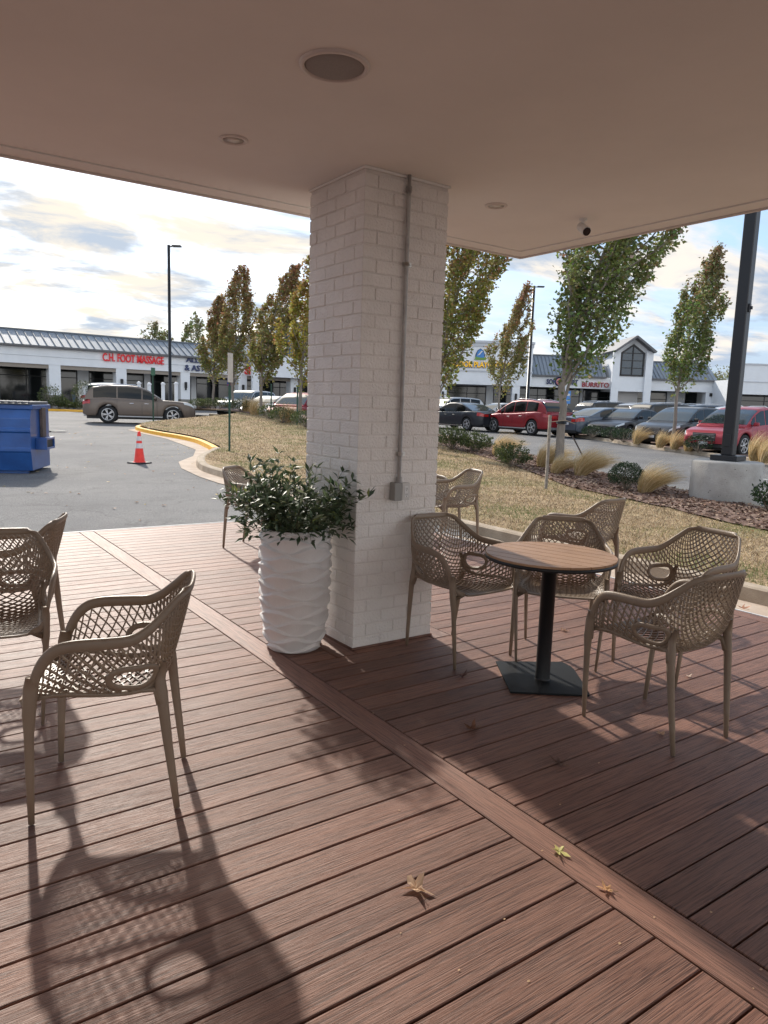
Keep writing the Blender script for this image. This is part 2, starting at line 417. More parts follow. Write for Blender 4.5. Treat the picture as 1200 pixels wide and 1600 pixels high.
# kerbs: swept section
CONC = mat('kerb_concrete', (.33, .26, .19), rough=.9, spec=.2, c2=(.52, .43, .33), vscale=3.2, bump=.6, bscale=90, detail=10)
YEL = mat('yellow_kerb_paint', (.70, .34, .02), rough=.7, c2=(.85, .47, .045), vscale=9, bump=.4, bscale=60, detail=9)
GUT = mat('gutter_concrete', (.44, .34, .26), rough=.9, spec=.2, c2=(.56, .46, .37), vscale=2.2, bump=.5, bscale=110, detail=9)
def kerb(name, P, m, out=1, h=.0, w_=.17, zf=zl, base=.0):
    P = smooth_poly(P, 4, False); vs, fs = [], []
    sec = [(-.02, .10), (.0, .122), (.03, .135), (w_-.03, .135), (w_-.004, .12), (w_+.03, -.06)]
    for i, (x, y) in enumerate(P):
        d = Vector((P[min(i+1, len(P)-1)][0]-P[max(i-1, 0)][0], P[min(i+1, len(P)-1)][1]-P[max(i-1, 0)][1])).normalized()
        nn = Vector((-d.y, d.x))*out
        for o_, z in sec: vs.append((x+nn.x*o_, y+nn.y*o_, zg(x, y)+z+base))
        vs.append((x-nn.x*.02, y-nn.y*.02, zg(x, y)-.06+base))
    s = len(sec)+1
    for i in range(len(P)-1):
        for k in range(s):
            a, b = i*s+k, i*s+(k+1) % s; fs.append((a, b, b+s, a+s) if out > 0 else (a, a+s, b+s, b))
    fs.append(tuple(range(s))); fs.append(tuple((len(P)-1)*s+k for k in range(s)))
    o = obj(name, (vs, fs), m, smooth=False); return kind(o)
kerb('kerb', ISL[:11], CONC, 1)
kerb('kerb', [(7.60, 18.80), (7.95, 20.2), (8.35, 22.2), (8.45, 24.2), (8.37, 26.2), (8.45, 28.3), (8.75, 30.0), (9.4, 31.2)], YEL, 1)
kerb('kerb', ISL[17:24], CONC, 1)
kerb('kerb', [p for p in ISL[25:]], CONC, 1, base=-.02)
gp = [(7.9, 20.3), (8.3, 22.2), (8.4, 24.2), (8.3, 26.2), (8.4, 28.3), (8.7, 30.2), (8.1, 29.4), (7.95, 27), (7.9, 24.07), (7.24, 19.59), (6.47, 17.7), (5.63, 16.35), (5.22, 14.99), (5.02, 13.42), (4.98, 12.35), (5.1, 11), (5.35, 9.6), (5.52, 8.4),
      (5.52, 3), (5.52, -8), (6.05, -8), (6.05, 2), (6.05, 6), (6.02, 8.5), (5.72, 10.4), (5.50, 11.9), (5.51, 13.3), (5.63, 14.6), (6.17, 16.2), (6.95, 17.65), (7.6, 18.75)]
kind(obj('gutter', sheet(gp, lambda x, y: zg(x, y)+.008, .6), GUT))
# far side of the road: kerbed planting strip
FS = [(28.6, 25.9), (27.7, 23.6), (26.2, 20.6), (24.7, 17.9), (23.0, 14.1), (22.0, 11.4), (20.9, 8.0), (20.0, 5)]
FS2 = [(21.9, 4.3), (22.6, 7.2), (23.7, 10.6), (24.7, 13.3), (26.3, 17.1), (27.7, 19.9), (29.2, 22.8), (29.7, 25.4)]
kind(obj('planting_strip', sheet(FS+FS2, lambda x, y: zg(x, y)+.11, .8), MUL))
kerb('kerb', FS+[(21, 4.4)], CONC, -1)
kerb('kerb', [(30.0, 25.6)]+FS2[::-1], CONC, -1)
PAINT = mat('white_road_paint', (.55, .55, .53), rough=.8, c2=(.32, .32, .31), vscale=14)
bm = BM()
def stripe(p, q, w_=.1):
    p, q = Vector(p), Vector(q); n_ = max(2, int((q-p).length/3)); d = (q-p).normalized(); s = Vector((-d.y, d.x))*w_/2
    prev = None
    for i in range(n_+1):
        c = p+(q-p)*i/n_
        a = bm.verts.new((*(c+s), zg(*(c+s))+.006)); b = bm.verts.new((*(c-s), zg(*(c-s))+.006))
        if prev: bm.faces.new((prev[0], prev[1], b, a))
        prev = (a, b)
for a, b in (((27.1, 22.9), (24.2, 17.2)), ((24.2, 17.2), (21.6, 10.6)), ((21.6, 10.6), (20.2, 6.5))): stripe(a, b, .12)
stripe((18.3, 11.6), (16.9, 8.6)); stripe((14.2, 10.2), (13.6, 9.3), .12)
for i in range(7): stripe((10+i*2.7, 45.0), (11+i*2.7, 40.5))
for i in range(8): stripe((26+i*1.27, 19+i*2.9), (31+i*1.27, 17.7+i*2.9))
kind(obj('road_markings', bm, PAINT))

# ------------------------------------------------------------------ deck
DX0, DX1, DY0, DY1 = -6.0, 5.47, -4.0, 8.45
def deck_mat():
    m = bpy.data.materials.new('deck_board'); m.use_nodes = True
    n = m.node_tree.nodes; l = m.node_tree.links; b = n['Principled BSDF']
    b.inputs['Roughness'].default_value = .5; b.inputs['Specular IOR Level'].default_value = .36
    t = n.new('ShaderNodeTexCoord'); g = n.new('ShaderNodeNewGeometry')
    def mp_(s): 
        q = n.new('ShaderNodeMapping'); q.inputs['Scale'].default_value = s; l.new(t.outputs['UV'], q.inputs[0]); return q.outputs[0]
    add = n.new('ShaderNodeVectorMath'); add.operation = 'ADD'
    cmb = n.new('ShaderNodeCombineXYZ'); ml = n.new('ShaderNodeMath'); ml.operation = 'MULTIPLY'; ml.inputs[1].default_value = 37
    l.new(g.outputs['Random Per Island'], ml.inputs[0]); l.new(ml.outputs[0], cmb.inputs[2]); l.new(ml.outputs[0], cmb.inputs[0])
    def nzz(s, sc_, det, rough, dist=0):
        v = mp_(s); a = n.new('ShaderNodeVectorMath'); a.operation = 'ADD'; l.new(v, a.inputs[0]); l.new(cmb.outputs[0], a.inputs[1])
        k = n.new('ShaderNodeTexNoise'); k.inputs['Scale'].default_value = sc_; k.inputs['Detail'].default_value = det; k.inputs['Roughness'].default_value = rough; k.inputs['Distortion'].default_value = dist
        l.new(a.outputs[0], k.inputs['Vector']); return k.outputs['Fac']
    broad = nzz((.5, 2.2, 1), 2.2, 6, .6)
    grain = nzz((4.5, 235, 1), 1.0, 3, .55, 1.0)
    r = n.new('ShaderNodeValToRGB'); l.new(broad, r.inputs[0]); r.color_ramp.elements[0].position = .3; r.color_ramp.elements[1].position = .7
    r.color_ramp.elements[0].color = (.160, .075, .050, 1); r.color_ramp.elements[1].color = (.245, .128, .090, 1)
    rg = n.new('ShaderNodeValToRGB'); l.new(grain, rg.inputs[0]); rg.color_ramp.elements[0].position = .36; rg.color_ramp.elements[1].position = .54
    rg.color_ramp.elements[0].color = (.40, .36, .35, 1); rg.color_ramp.elements[1].color = (1.12, 1.10, 1.08, 1)
    mx = n.new('ShaderNodeMix'); mx.data_type = 'RGBA'; mx.blend_type = 'MULTIPLY'; mx.inputs[0].default_value = 1
    l.new(r.outputs[0], mx.inputs[6]); l.new(rg.outputs[0], mx.inputs[7])
    ri = n.new('ShaderNodeMapRange'); ri.inputs[3].default_value = .82; ri.inputs[4].default_value = 1.16; l.new(g.outputs['Random Per Island'], ri.inputs[0])
    dn = n.new('ShaderNodeTexNoise'); dn.inputs['Scale'].default_value = 1.6; dn.inputs['Detail'].default_value = 9; dn.inputs['Roughness'].default_value = .72; l.new(t.outputs['UV'], dn.inputs['Vector'])
    dr_ = n.new('ShaderNodeValToRGB'); l.new(dn.outputs['Fac'], dr_.inputs[0]); dr_.color_ramp.elements[0].position = .5; dr_.color_ramp.elements[1].position = .78; dr_.color_ramp.elements[1].color = (.22, .22, .22, 1)
    dm = n.new('ShaderNodeMix'); dm.data_type = 'RGBA'; l.new(dr_.outputs[0], dm.inputs[0]); l.new(mx.outputs[2], dm.inputs[6]); dm.inputs[7].default_value = (.30, .215, .17, 1)
    hs = n.new('ShaderNodeHueSaturation'); l.new(dm.outputs[2], hs.inputs['Color']); l.new(ri.outputs[0], hs.inputs['Value'])
    l.new(hs.outputs[0], b.inputs['Base Color'])
    bp = n.new('ShaderNodeBump'); bp.inputs['Strength'].default_value = .9; bp.inputs['Distance'].default_value = .0035
    l.new(grain, bp.inputs['Height']); l.new(bp.outputs[0], b.inputs['Normal'])
    rr = n.new('ShaderNodeMapRange'); rr.inputs[3].default_value = .44; rr.inputs[4].default_value = .62; l.new(broad, rr.inputs[0]); l.new(rr.outputs[0], b.inputs['Roughness'])
    return m
DK = deck_mat()
bm = BM(); uvl = bm.loops.layers.uv.new('UVMap')
GAP = .0066
def board(x0, x1, y0, y1, along='x'):
    h = GAP/2; x0 += h; x1 -= h; y0 += h; y1 -= h; e = .003; zt = 0; zb = -.024
    cs = []
    for (z, i) in ((zb, 0), (zt-e, 0), (zt, e)):
        cs.append([bm.verts.new(p) for p in ((x0+i, y0+i, z), (x1-i, y0+i, z), (x1-i, y1-i, z), (x0+i, y1-i, z))])
    F_ = [bm.faces.new(cs[2])]
    for a, b in zip(cs, cs[1:]):
        for k in range(4): F_.append(bm.faces.new((a[k], a[(k+1) % 4], b[(k+1) % 4], b[k])))
    for f in F_:
        for lp in f.loops:
            p = lp.vert.co; lp[uvl].uv = (p.x, p.y) if along == 'x' else (p.y, p.x)
P_ = .1455; XD0, XD1 = 1.7775, 1.9285
y = .951-P_*34
while y < DY1-.02:
    y1 = min(y+P_, DY1)
    board(DX0, XD0, y, y1)
    # right of the divider, broken round the column and its trim boards
    if y1 > 3.62 and y < 4.29:
        board(XD1, 2.185, y, y1); board(3.07, DX1-P_, y, y1)
    else: board(XD1, DX1-P_, y, y1)
    y = y1
board(XD0, XD1, DY0, DY1, 'y'); board(DX1-P_, DX1, DY0, DY1, 'y')
yy = [k for k in [.951-P_*34+P_*i for i in range(200)] if k+P_ > 3.62 and k < 4.29]
board(2.185, 2.331, yy[0], yy[-1]+P_, 'y'); board(2.924, 3.07, yy[0], yy[-1]+P_, 'y')
board(2.331, 2.924, yy[-1]-.0, yy[-1]+P_, 'x'); board(2.331, 2.924, yy[0], 3.632, 'x')
deck = kind(obj('deck', bm, DK))
bm = BM(); bx(bm, DX0, DX1, DY0, DY1, -.20, -.026)
obj('deck_frame', bm, mat('dark_joist', (.02, .015, .012), rough=.9, var=.3), deck)
TRIM = mat('white_metal_trim', (.62, .61, .6), rough=.45, metal=0, var=.08, vscale=8)
bm = BM(); bx(bm, DX0, DX1+.02, DY1+.001, DY1+.022, -.12, .004); bx(bm, DX1+.001, DX1+.022, DY0, DY1, -.12, .004)
obj('edge_trim', bm, TRIM, deck)

# ------------------------------------------------------------------ canopy
CZ = 2.83
CEIL = mat('ceiling_paint', (.79, .765, .73), rough=.8, spec=.25, var=.035, vscale=1.2, bump=.12, bscale=6)
RX1, RY1 = 4.72, 4.80
can = thing('canopy', 'flat roof canopy with plain painted ceiling carried by the white brick column', 'canopy', (0, 0, 0))
bm = BM(); bx(bm, -7, RX1-.16, -6, RY1-.16, CZ, CZ+.10)
obj('ceiling', bm, CEIL, can)
bm = BM()
bx(bm, -7, RX1-.012, RY1-.158, RY1-.012, CZ-.009, CZ+.09); bx(bm, RX1-.158, RX1-.012, -6, RY1-.158, CZ-.009, CZ+.09)
obj('soffit_trim', bm, CEIL, can)
FASC = mat('fascia_paint', (.66, .6, .55), rough=.6, var=.05)
bm = BM()
bx(bm, -7, RX1, RY1-.01, RY1+.008, CZ-.022, CZ+.42); bx(bm, RX1-.01, RX1+.008, -6, RY1-.01, CZ-.022, CZ+.42)
obj('fascia', bm, FASC, can)
bm = BM(); bx(bm, -7, RX1-.011, -6, RY1-.011, CZ+.102, CZ+.40)
obj('roof', bm, mat('roof_membrane', (.5, .5, .5), rough=.8), can)

# ------------------------------------------------------------------ brick column
BRK = mat('painted_brick', (.80, .755, .71), rough=.75, spec=.3, var=.06, vscale=3, bump=1.0, bscale=75, detail=8)
MOR = mat('painted_mortar', (.74, .69, .645), rough=.85, spec=.2, var=.05, vscale=9, bump=.5, bscale=60)
X0, X1, Y0, Y1 = 2.334, 2.944, 3.637, 4.272
colm = thing('brick_column', 'square painted white brick column holding up the canopy', 'column', ((X0+X1)/2, (Y0+Y1)/2, 0))
ox, oy = colm.location.x, colm.location.y
bm = BM(); bx(bm, X0+.006-ox, X1-.006-ox, Y0+.006-oy, Y1-.006-oy, 0.0, CZ-.001)
obj('mortar', bm, MOR, colm)
bm = BM(); ch = (CZ-.03)/36.0; jt = .0055; rb = random.Random(5)
hx, hy = (X1-X0)/2, (Y1-Y0)/2
for k in range(36):
    z0 = k*ch+.004; z1 = (k+1)*ch-jt
    def bk(a0, a1, b0, b1):
        o_ = rb.uniform(-.0022, .0022); t_ = rb.uniform(-.0012, .0012)
        bx(bm, a0+o_, a1+o_, b0+o_, b1+o_, z0+t_, z1+t_, bev=.0028)
    dpt = .09
    if k % 2 == 0: # stretchers on +-y faces full width, infill on the +-x faces
        for sgn in (-1, 1):
            n3 = 3; l3 = (2*hx+jt)/3
            yb0, yb1 = (-hy, -hy+dpt) if sgn < 0 else (hy-dpt, hy)
            for i in range(3): bk(-hx+i*l3, -hx+(i+1)*l3-jt, yb0, yb1)
            xb0, xb1 = (-hx, -hx+dpt) if sgn < 0 else (hx-dpt, hx)
            seg = [-hy+dpt+jt, .0, hy-dpt]
            for a, b in zip(seg, seg[1:]): bk(xb0, xb1, a, b-jt)
    else:
        for sgn in (-1, 1):
            l3 = (2*hy+jt)/3
            xb0, xb1 = (-hx, -hx+dpt) if sgn < 0 else (hx-dpt, hx)
            for i in range(3): bk(xb0, xb1, -hy+i*l3, -hy+(i+1)*l3-jt)
            yb0, yb1 = (-hy, -hy+dpt) if sgn < 0 else (hy-dpt, hy)
            seg = [-hx+dpt+jt, .0, hx-dpt]
            for a, b in zip(seg, seg[1:]): bk(xb0, xb1, yb0, yb1) if False else bk(a, b-jt, yb0, yb1)
obj('brickwork', bm, BRK, colm)
bm = BM()
for a in (-1, 1):
    bx(bm, -hx-.006, hx+.006, a*(hy+.003)-.004, a*(hy+.003)+.004, CZ-.016, CZ-.0015)
    bx(bm, a*(hx+.003)-.004, a*(hx+.003)+.004, -hy-.001, hy+.001, CZ-.015, CZ-.002)
obj('cap_trim', bm, CEIL, colm)
bm = BM()
for a in (-1, 1):
    bx(bm, -hx-.008, hx+.008, a*(hy+.004)-.004, a*(hy+.004)+.004, .0005, .014)
    bx(bm, a*(hx+.004)-.004, a*(hx+.004)+.004, -hy-.0, hy+.0, .0005, .013)
obj('base_joint', bm, mat('rust_joint', (.16, .08, .055), rough=.8, var=.4, vscale=12), colm)

# conduit on the column
GAL = mat('grey_metal', (.40, .385, .37), rough=.5, metal=.35, var=.15, vscale=20)
cxp = 2.628
cnd = thing('electrical_conduit', 'thin grey metal conduit running up the brick column from an outlet box', 'conduit', (cxp, Y0, 0))
bm = BM(); tube(bm, [(0, -.020, 1.062), (0, -.020, 2.0), (.0, -.020, 2.70), (.0, -.020, 2.742)], .0125, 10); tube(bm, [(0, -.02, 2.735), (0, -.02, 2.765)], .017, 10)
tube(bm, [(0, -.02, 2.76), (0, -.02, CZ)], .011, 8)
obj('pipe', bm, GAL, cnd)
for z in (2.33, 1.21):
    bm = BM(); bx(bm, -.018, .042, -.012, -.004, z-.012, z+.012); tube(bm, [(0, -.02, z-.011), (0, -.02, z+.011)], .0165, 10); lathe(bm, [(.006, -.016), (.006, -.022)], 8, (.03, 0, z), axis='Y')
    obj('pipe_strap', bm, mat('zinc', (.6, .58, .55), rough=.35, metal=.9), cnd)
bm = BM(); tube(bm, [(0, -.02, 1.03), (0, -.02, 1.068)], .0175, 10); obj('connector', bm, GAL, cnd)
bm = BM(); bx(bm, -.057, .0, -.062, -.004, .925, 1.035, bev=.003)
bb = obj('outlet_box', bm, mat('grey_cast_box', (.26, .255, .24), rough=.5, metal=.2, var=.1), cnd)
bm = BM(); bx(bm, .0015, .058, -.060, -.004, .927, 1.033, bev=.002); pl_ = obj('cover_plate', bm, mat('plate_white', (.58, .56, .53), rough=.45, var=.04), cnd)
bm = BM(); bx(bm, .016, .044, -.0635, -.0605, .945, 1.015, bev=.001); oo = obj('outlet', bm, mat('outlet_plastic', (.7, .69, .67), rough=.35), cnd)
bm = BM()
for zz in (.962, .998):
    for dx in (-.005, .004): bx(bm, .030+dx, .032+dx, -.0645, -.0638, zz-.006, zz+.006)
    bx(bm, .028, .032, -.0645, -.0638, zz-.014, zz-.010)
obj('socket_slot', bm, mat('black', (.01, .01, .01), rough=.5), oo)

# ceiling fittings
spk = thing('ceiling_speaker', 'large round ceiling speaker with grey grille and pale rim', 'speaker', (1.575, 2.701, CZ))
bm = BM(); lathe(bm, [(.118, -.002), (.122, -.012), (.138, -.010), (.142, -.0005)], 48, cap=False)
obj('rim', bm, mat('fitting_white', (.66, .60, .56), rough=.45, var=.03), spk)
bm = BM(); lathe(bm, [(.002, -.012), (.06, -.0115), (.112, -.009), (.119, -.004)], 48)
obj('grille', bm, mat('speaker_grille', (.42, .38, .36), rough=.7, var=.15, vscale=300, bump=.8, bscale=700), spk)
def downlight(x, y, lab):
    t = thing('recessed_light', lab, 'ceiling light', (x, y, CZ), group='recessed ceiling lights')
    bm = BM(); lathe(bm, [(.052, -.001), (.058, -.009), (.072, -.007), (.076, -.0005)], 40, cap=False); obj('trim_ring', bm, mat('fitting_white', (.66, .60, .56)), t)
    bm = BM(); lathe(bm, [(.001, -.004), (.053, -.0035)], 40); obj('lens', bm, mat('frosted_lens', (.72, .68, .63), rough=.35), t)
downlight(1.593, 3.746, 'round recessed ceiling light left of the brick column')
downlight(3.443, 3.757, 'round recessed ceiling light right of the brick column')
cmr = thing('security_camera', 'white bullet security camera hanging from the ceiling near the canopy corner', 'security camera', (4.12, 3.60, CZ), R(-112))
WP = mat('camera_white', (.75, .74, .72), rough=.35, var=.03)
bm = BM(); lathe(bm, [(.028, -.0005), (.028, -.012), (.012, -.016), (.011, -.05)], 20); obj('mount', bm, WP, cmr)
bm = BM(); tube(bm, [(-.035, 0, -.040), (-.030, 0, -.045), (.06, 0, -.098), (.066, 0, -.101)], [.02, .030, .033, .030], 20); obj('housing', bm, WP, cmr)
bm = BM(); tube(bm, [(.0655, 0, -.1008), (.0700, 0, -.1034)], [.029, .026], 20); obj('lens', bm, mat('black_gloss', (.01, .01, .012), rough=.12), cmr)

# dry leaves scattered over asphalt, kerb and lawn
vs, fs, tn = [], [], []; rl = random.Random(77); n = 0
while n < 420:
    if rl.random() < .45: x, y = rl.uniform(0.5, 8), rl.uniform(9, 32)
    else: x, y = rl.uniform(5.6, 14), rl.uniform(0, 22)
    isl = inside(ISLp, x, y); z = (zl(x, y)+.015) if isl else zg(x, y)+.012
    if not isl and x > 5.5 and y < 8.5 and x < 6.1 and rl.random() < .5: continue
    n += 1; s_ = rl.uniform(.015, .045); a0 = rl.uniform(0, 6.28); k = len(vs); m_ = 7
    for i in range(m_):
        a = a0+i*2*math.pi/m_; q = s_*(1 if i % 2 else .55); vs.append((x+q*math.cos(a), y+q*math.sin(a), z+rl.uniform(-.004, .012)))
    fs.append(tuple(range(k, k+m_))); tn.append(rl.choice([(.50, .34, .18), (.40, .22, .11), (.62, .48, .28), (.28, .14, .07), (.55, .42, .16)]))
kind(cloud_mesh('leaf_litter', vs, fs, tn, leafmat('dry_leaf', .25, .6, .3)), 'stuff')

# ------------------------------------------------------------------ lattice armchair
TAUPE = mat('taupe_resin', (.24, .178, .125), rough=.42, spec=.45, var=.04, vscale=6, bump=.12, bscale=400)
RC = [(0, (.20, .262, .447)), (.08, (.243, .240, .468)), (.16, (.262, .212, .535)), (.24, (.272, .180, .605)), (.31, (.279, .138, .648)), (.38, (.282, .08, .664)),
      (.5, (.277, -.03, .668)), (.58, (.266, -.105, .673)), (.67, (.246, -.160, .700)), (.77, (.216, -.210, .745)), (.87, (.185, -.25, .787)), (.94, (.168, -.268, .803)), (1, (.140, -.280, .812))]
CC = [(0, (0, .275, .437)), (.15, (0, .20, .432)), (.35, (0, .05, .418)), (.5, (0, -.08, .418)), (.6, (0, -.165, .440)), (.7, (0, -.215, .51)), (.85, (0, -.262, .665)), (1, (0, -.298, .812))]
def shell(s, t):
    a = min(abs(s), 1); th = a*math.pi/2
    r = crv(RC, t); c = crv(CC, t)
    k = (1-math.cos(th))**1.35
    x = math.copysign(r[0]*math.sin(th)**.88, s) if a > 1e-6 else 0
    return Vector((x, c[1]+(r[1]-c[1])*k, c[2]+(r[2]-c[2])*k))
def snorm(s, t):
    e = .01
    a = shell(min(s+e, .999), t)-shell(max(s-e, -.999), t); b = shell(s, min(t+e, 1))-shell(s, max(t-e, 0))
    n = a.cross(b); return n.normalized() if n.length > 1e-9 else Vector((0, 0, 1))
HOLE = [(.63, .555)]
def hpt(k, n, sg, g=1.0):
    a = 2*math.pi*k/n
    bean = 1+.16*math.cos(2*a+.8)
    return (sg*(.665+.135*g*bean*math.sin(a)), .56+.088*g*bean*math.cos(a))
def inhole(s, t):
    return ((abs(s)-.665)/.145)**2+((t-.56)/.095)**2 < 1
def make_chair():
    root = thing('lattice_armchair', '', 'chair', group='lattice armchairs on the deck')
    bm = BM()
    def rod(P):
        rings = []
        n = len(P)
        for i, (s, t) in enumerate(P):
            p = shell(s, t); q0 = shell(*P[max(i-1, 0)]); q1 = shell(*P[min(i+1, n-1)])
            d = (q1-q0).normalized(); nn = snorm(s, t); sd = d.cross(nn).normalized()
            w_, h_ = .0027, .0040
            rings.append([bm.verts.new(p+sd*a*w_+nn*b*h_) for a, b in ((-1, -1), (1, -1), (1, 1), (-1, 1))])
        for a, b in zip(rings, rings[1:]):
            for k in range(4): bm.faces.new((a[k], a[(k+1) % 4], b[(k+1) % 4], b[k]))
    def family(sg, c0):
        cur = []; K_ = 120
        for j in range(K_+1):
            t = j/K_*1.0
            # slanted lines, sagging a little across the back
            s = sg*(t*3.7 - c0 + .10*math.sin(t*9))
            if abs(s) > .975 or inhole(s, t) or t > .985 or t < .012:
                if len(cur) > 1: rod(cur)
                cur = []
            else: cur.append((s, t))
        if len(cur) > 1: rod(cur)
    c = -1.0
    while c < 4.9:
        family(1, c); family(-1, c); c += .128
    obj('seat_lattice', bm, TAUPE, root)
    # one continuous rim: front edge, arms and top of the back
    bm = BM(); pts, wid, ups = [], [], []
    for i in range(9): s = -1+2*i/8; pts.append(shell(s*.98, 0)); wid.append(.013); ups.append(snorm(s*.98, .02))
    for i in range(1, 40):
        t = i/40; pts.append(shell(1, t)); wid.append(.0135+.0085*math.exp(-((t-.45)/.3)**2)); ups.append((snorm(.97, t)))
    for i in range(0, 9): s = 1-2*i/8; pts.append(shell(s*.98, 1)); wid.append(.017); ups.append(snorm(s*.98, .985))
    for i in range(39, 0, -1):
        t = i/40; pts.append(shell(-1, t)); wid.append(.0135+.0085*math.exp(-((t-.45)/.3)**2)); ups.append((snorm(-.97, t)))
    # arms: the band is broad and rolls outward
    tube(bm, pts, wid, 10, closed=True, ell=(1, .48), ups=ups)
    for sg in (-1, 1):
        hp = [hpt(k, 26, sg) for k in range(26)]
        tube(bm, [shell(*q) for q in hp], .0095, 8, closed=True, ell=(1.35, .75), ups=[snorm(*q) for q in hp])
    # seat side rails join the leg tops under the openings
    for sg in (-1, 1):
        KS = [(.02, .84), (.10, .72), (.22, .60), (.36, .52), (.50, .475), (.60, .485), (.68, .56)]
        tt = [.02+.66*i/16 for i in range(17)]
        tube(bm, [shell(sg*lerp(KS, q), q)+Vector((0, 0, -.003)) for q in tt], [.009+.006*abs(q-.3) for q in tt], 8)
    obj('frame', bm, TAUPE, root, smooth=True)
    for sg in (-1, 1):
        bm = BM(); tp = shell(sg, .13)
        P = [tp+Vector((-sg*.0, -.004, .045)), tp+Vector((0, -.0, 0)), Vector((sg*.256, .232, .42)), Vector((sg*.250, .236, .34)), Vector((sg*.24, .241, .18)), Vector((sg*.229, .245, .004))]
        tube(bm, P, [.017, .0225, .0200, .0152, .0132, .0098], 12, ell=(.78, 1.12), up=Vector((0, 1, 0)))
        tube(bm, [shell(sg*.72, .05)+Vector((0, 0, -.006)), Vector((sg*.247, .228, .418))], [.010, .017], 8)
        obj('leg', bm, TAUPE, root, smooth=True)
        bm = BM(); h = shell(sg*.56, .70)
        P = [shell(sg*.60, .70)+Vector((0, -.004, .0)), shell(sg*.58, .675)*.5+Vector((sg*.2045, -.195, .470))*.5, Vector((sg*.2045, -.198, .455)), Vector((sg*.208, -.205, .39)), Vector((sg*.205, -.218, .26)), Vector((sg*.199, -.234, .12)), Vector((sg*.194, -.246, .004))]
        tube(bm, P, [.010, .016, .0190, .0170, .0145, .0124, .0098], 12, ell=(.85, 1.15), up=Vector((0, 1, 0)))
        tube(bm, [shell(sg*.475, .56)+Vector((0, 0, -.004)), shell(sg*.50, .62)*.6+Vector((sg*.204, -.19, .43))*.4, Vector((sg*.2055, -.197, .418))], [.010, .015, .019], 8)
        obj('leg', bm, TAUPE, root, smooth=True)
    return root
# chair stands with its front along local +y; az is the bearing it faces
CH = [('A', (.683, 2.746), 157, 'nearest armchair on the left, in side view, casting a long lattice shadow towards the camera'),
      ('B', (.395, 3.76), -106, 'armchair cut by the left edge of the photo, its open front towards the camera'),
      ('C', (.555, 4.46), 157, 'armchair behind the cut off one at the left edge, its back towards the asphalt'),
      ('D', (3.15, 6.85), -55, 'armchair seen through the leaves behind the white planter'),
      ('E', (2.888, 3.31), -88, 'armchair beside the brick column, left of the round table'),
      ('F', (3.40, 2.955), -138, 'armchair directly behind the round table, its seat towards the table pole'),
      ('G', (4.77, 3.95), 96, 'armchair standing alone by the kerb beyond the table, turned to the lawn'),
      ('H', (3.83, 2.43), 174, 'armchair right of the table, half hidden behind the nearest right armchair'),
      ('I', (3.03, 1.98), 87, 'nearest armchair on the right, its lattice back towards the camera'),
      ('J', (5.19, 6.13), 168, 'armchair right of the brick column far across the deck, its back on the right'),
      ('K', (5.30, 6.86), -100, 'armchair mostly hidden behind the brick column, only one arm showing')]
proto = make_chair()
for i, (n_, (x, y), az, lab) in enumerate(CH):
    loc, rz = (x, y, 0), R(az-90)
    if i == 0: proto.location = loc; proto.rotation_euler.z = rz; proto['label'] = lab
    else: dup(proto, lab, loc, rz)

# ------------------------------------------------------------------ round table
def gp_(u, v, z=0):
    d = RT*((u-600)/FOC) + DN*((v-800)/FOC) + FW; t = (z-EYE)/d.z
    return d.x*t, d.y*t
tb = thing('round_table', 'round wood slat cafe table on a black pole with an angular steel base', 'table', (2.99, 2.68, 0))
TR = .352; th0 = R(TSLAT)
bm = BM(); nS = 8; wS = 2*TR/nS
for i in range(nS):
    a0, a1 = -TR+i*wS+.0022, -TR+(i+1)*wS-.0022
    up_, lo_ = [], []
    xs = [a0+(a1-a0)*k/6 for k in range(7)]
    for x in xs: up_.append((x, math.sqrt(max(TR*TR-x*x, 0)))); lo_.append((x, -math.sqrt(max(TR*TR-x*x, 0))))
    poly = lo_+up_[::-1]
    poly = [p for k, p in enumerate(poly) if k == 0 or (abs(p[0]-poly[k-1][0])+abs(p[1]-poly[k-1][1])) > 1e-5]
    poly = [(x*math.cos(th0)-y*math.sin(th0), x*math.sin(th0)+y*math.cos(th0)) for x, y in poly]
    prism(bm, poly, .716, .728)
TW = mat('teak_slat', (.30, .165, .085), rough=.42, spec=.45, c2=(.40, .235, .13), vscale=5, stretch=(1, 1, 1), bump=.15, bscale=90)
obj('tabletop', bm, TW, tb)
BLK = mat('black_powder_coat', (.012, .012, .013), rough=.42, spec=.4, bump=.1, bscale=300)
bm = BM(); lathe(bm, [(.05, .695), (TR-.006, .695), (TR+.003, .699), (TR+.003, .7145), (TR-.002, .7152), (.05, .7152)], 72); obj('top_frame', bm, BLK, tb)
bm = BM(); lathe(bm, [(.042, .012), (.040, .02), (.040, .683), (.075, .688), (.075, .695)], 32); obj('pole', bm, BLK, tb)
bm = BM()
bp_ = [gp_(u, v, .012) for u, v in ((775, 1033), (797.5, 1080.5), (921, 1086), (918, 1078), (898, 1047), (892, 1041), (878, 1034))]
prism(bm, [(x-2.99, y-2.68) for x, y in bp_][::-1] if False else [(x-2.99, y-2.68) for x, y in bp_], .002, .012)
bmesh.ops.recalc_face_normals(bm, faces=bm.faces)
obj('base_plate', bm, mat('steel_plate_paint', (.008, .009, .010), rough=.55, spec=.2, var=.3, vscale=5), tb)

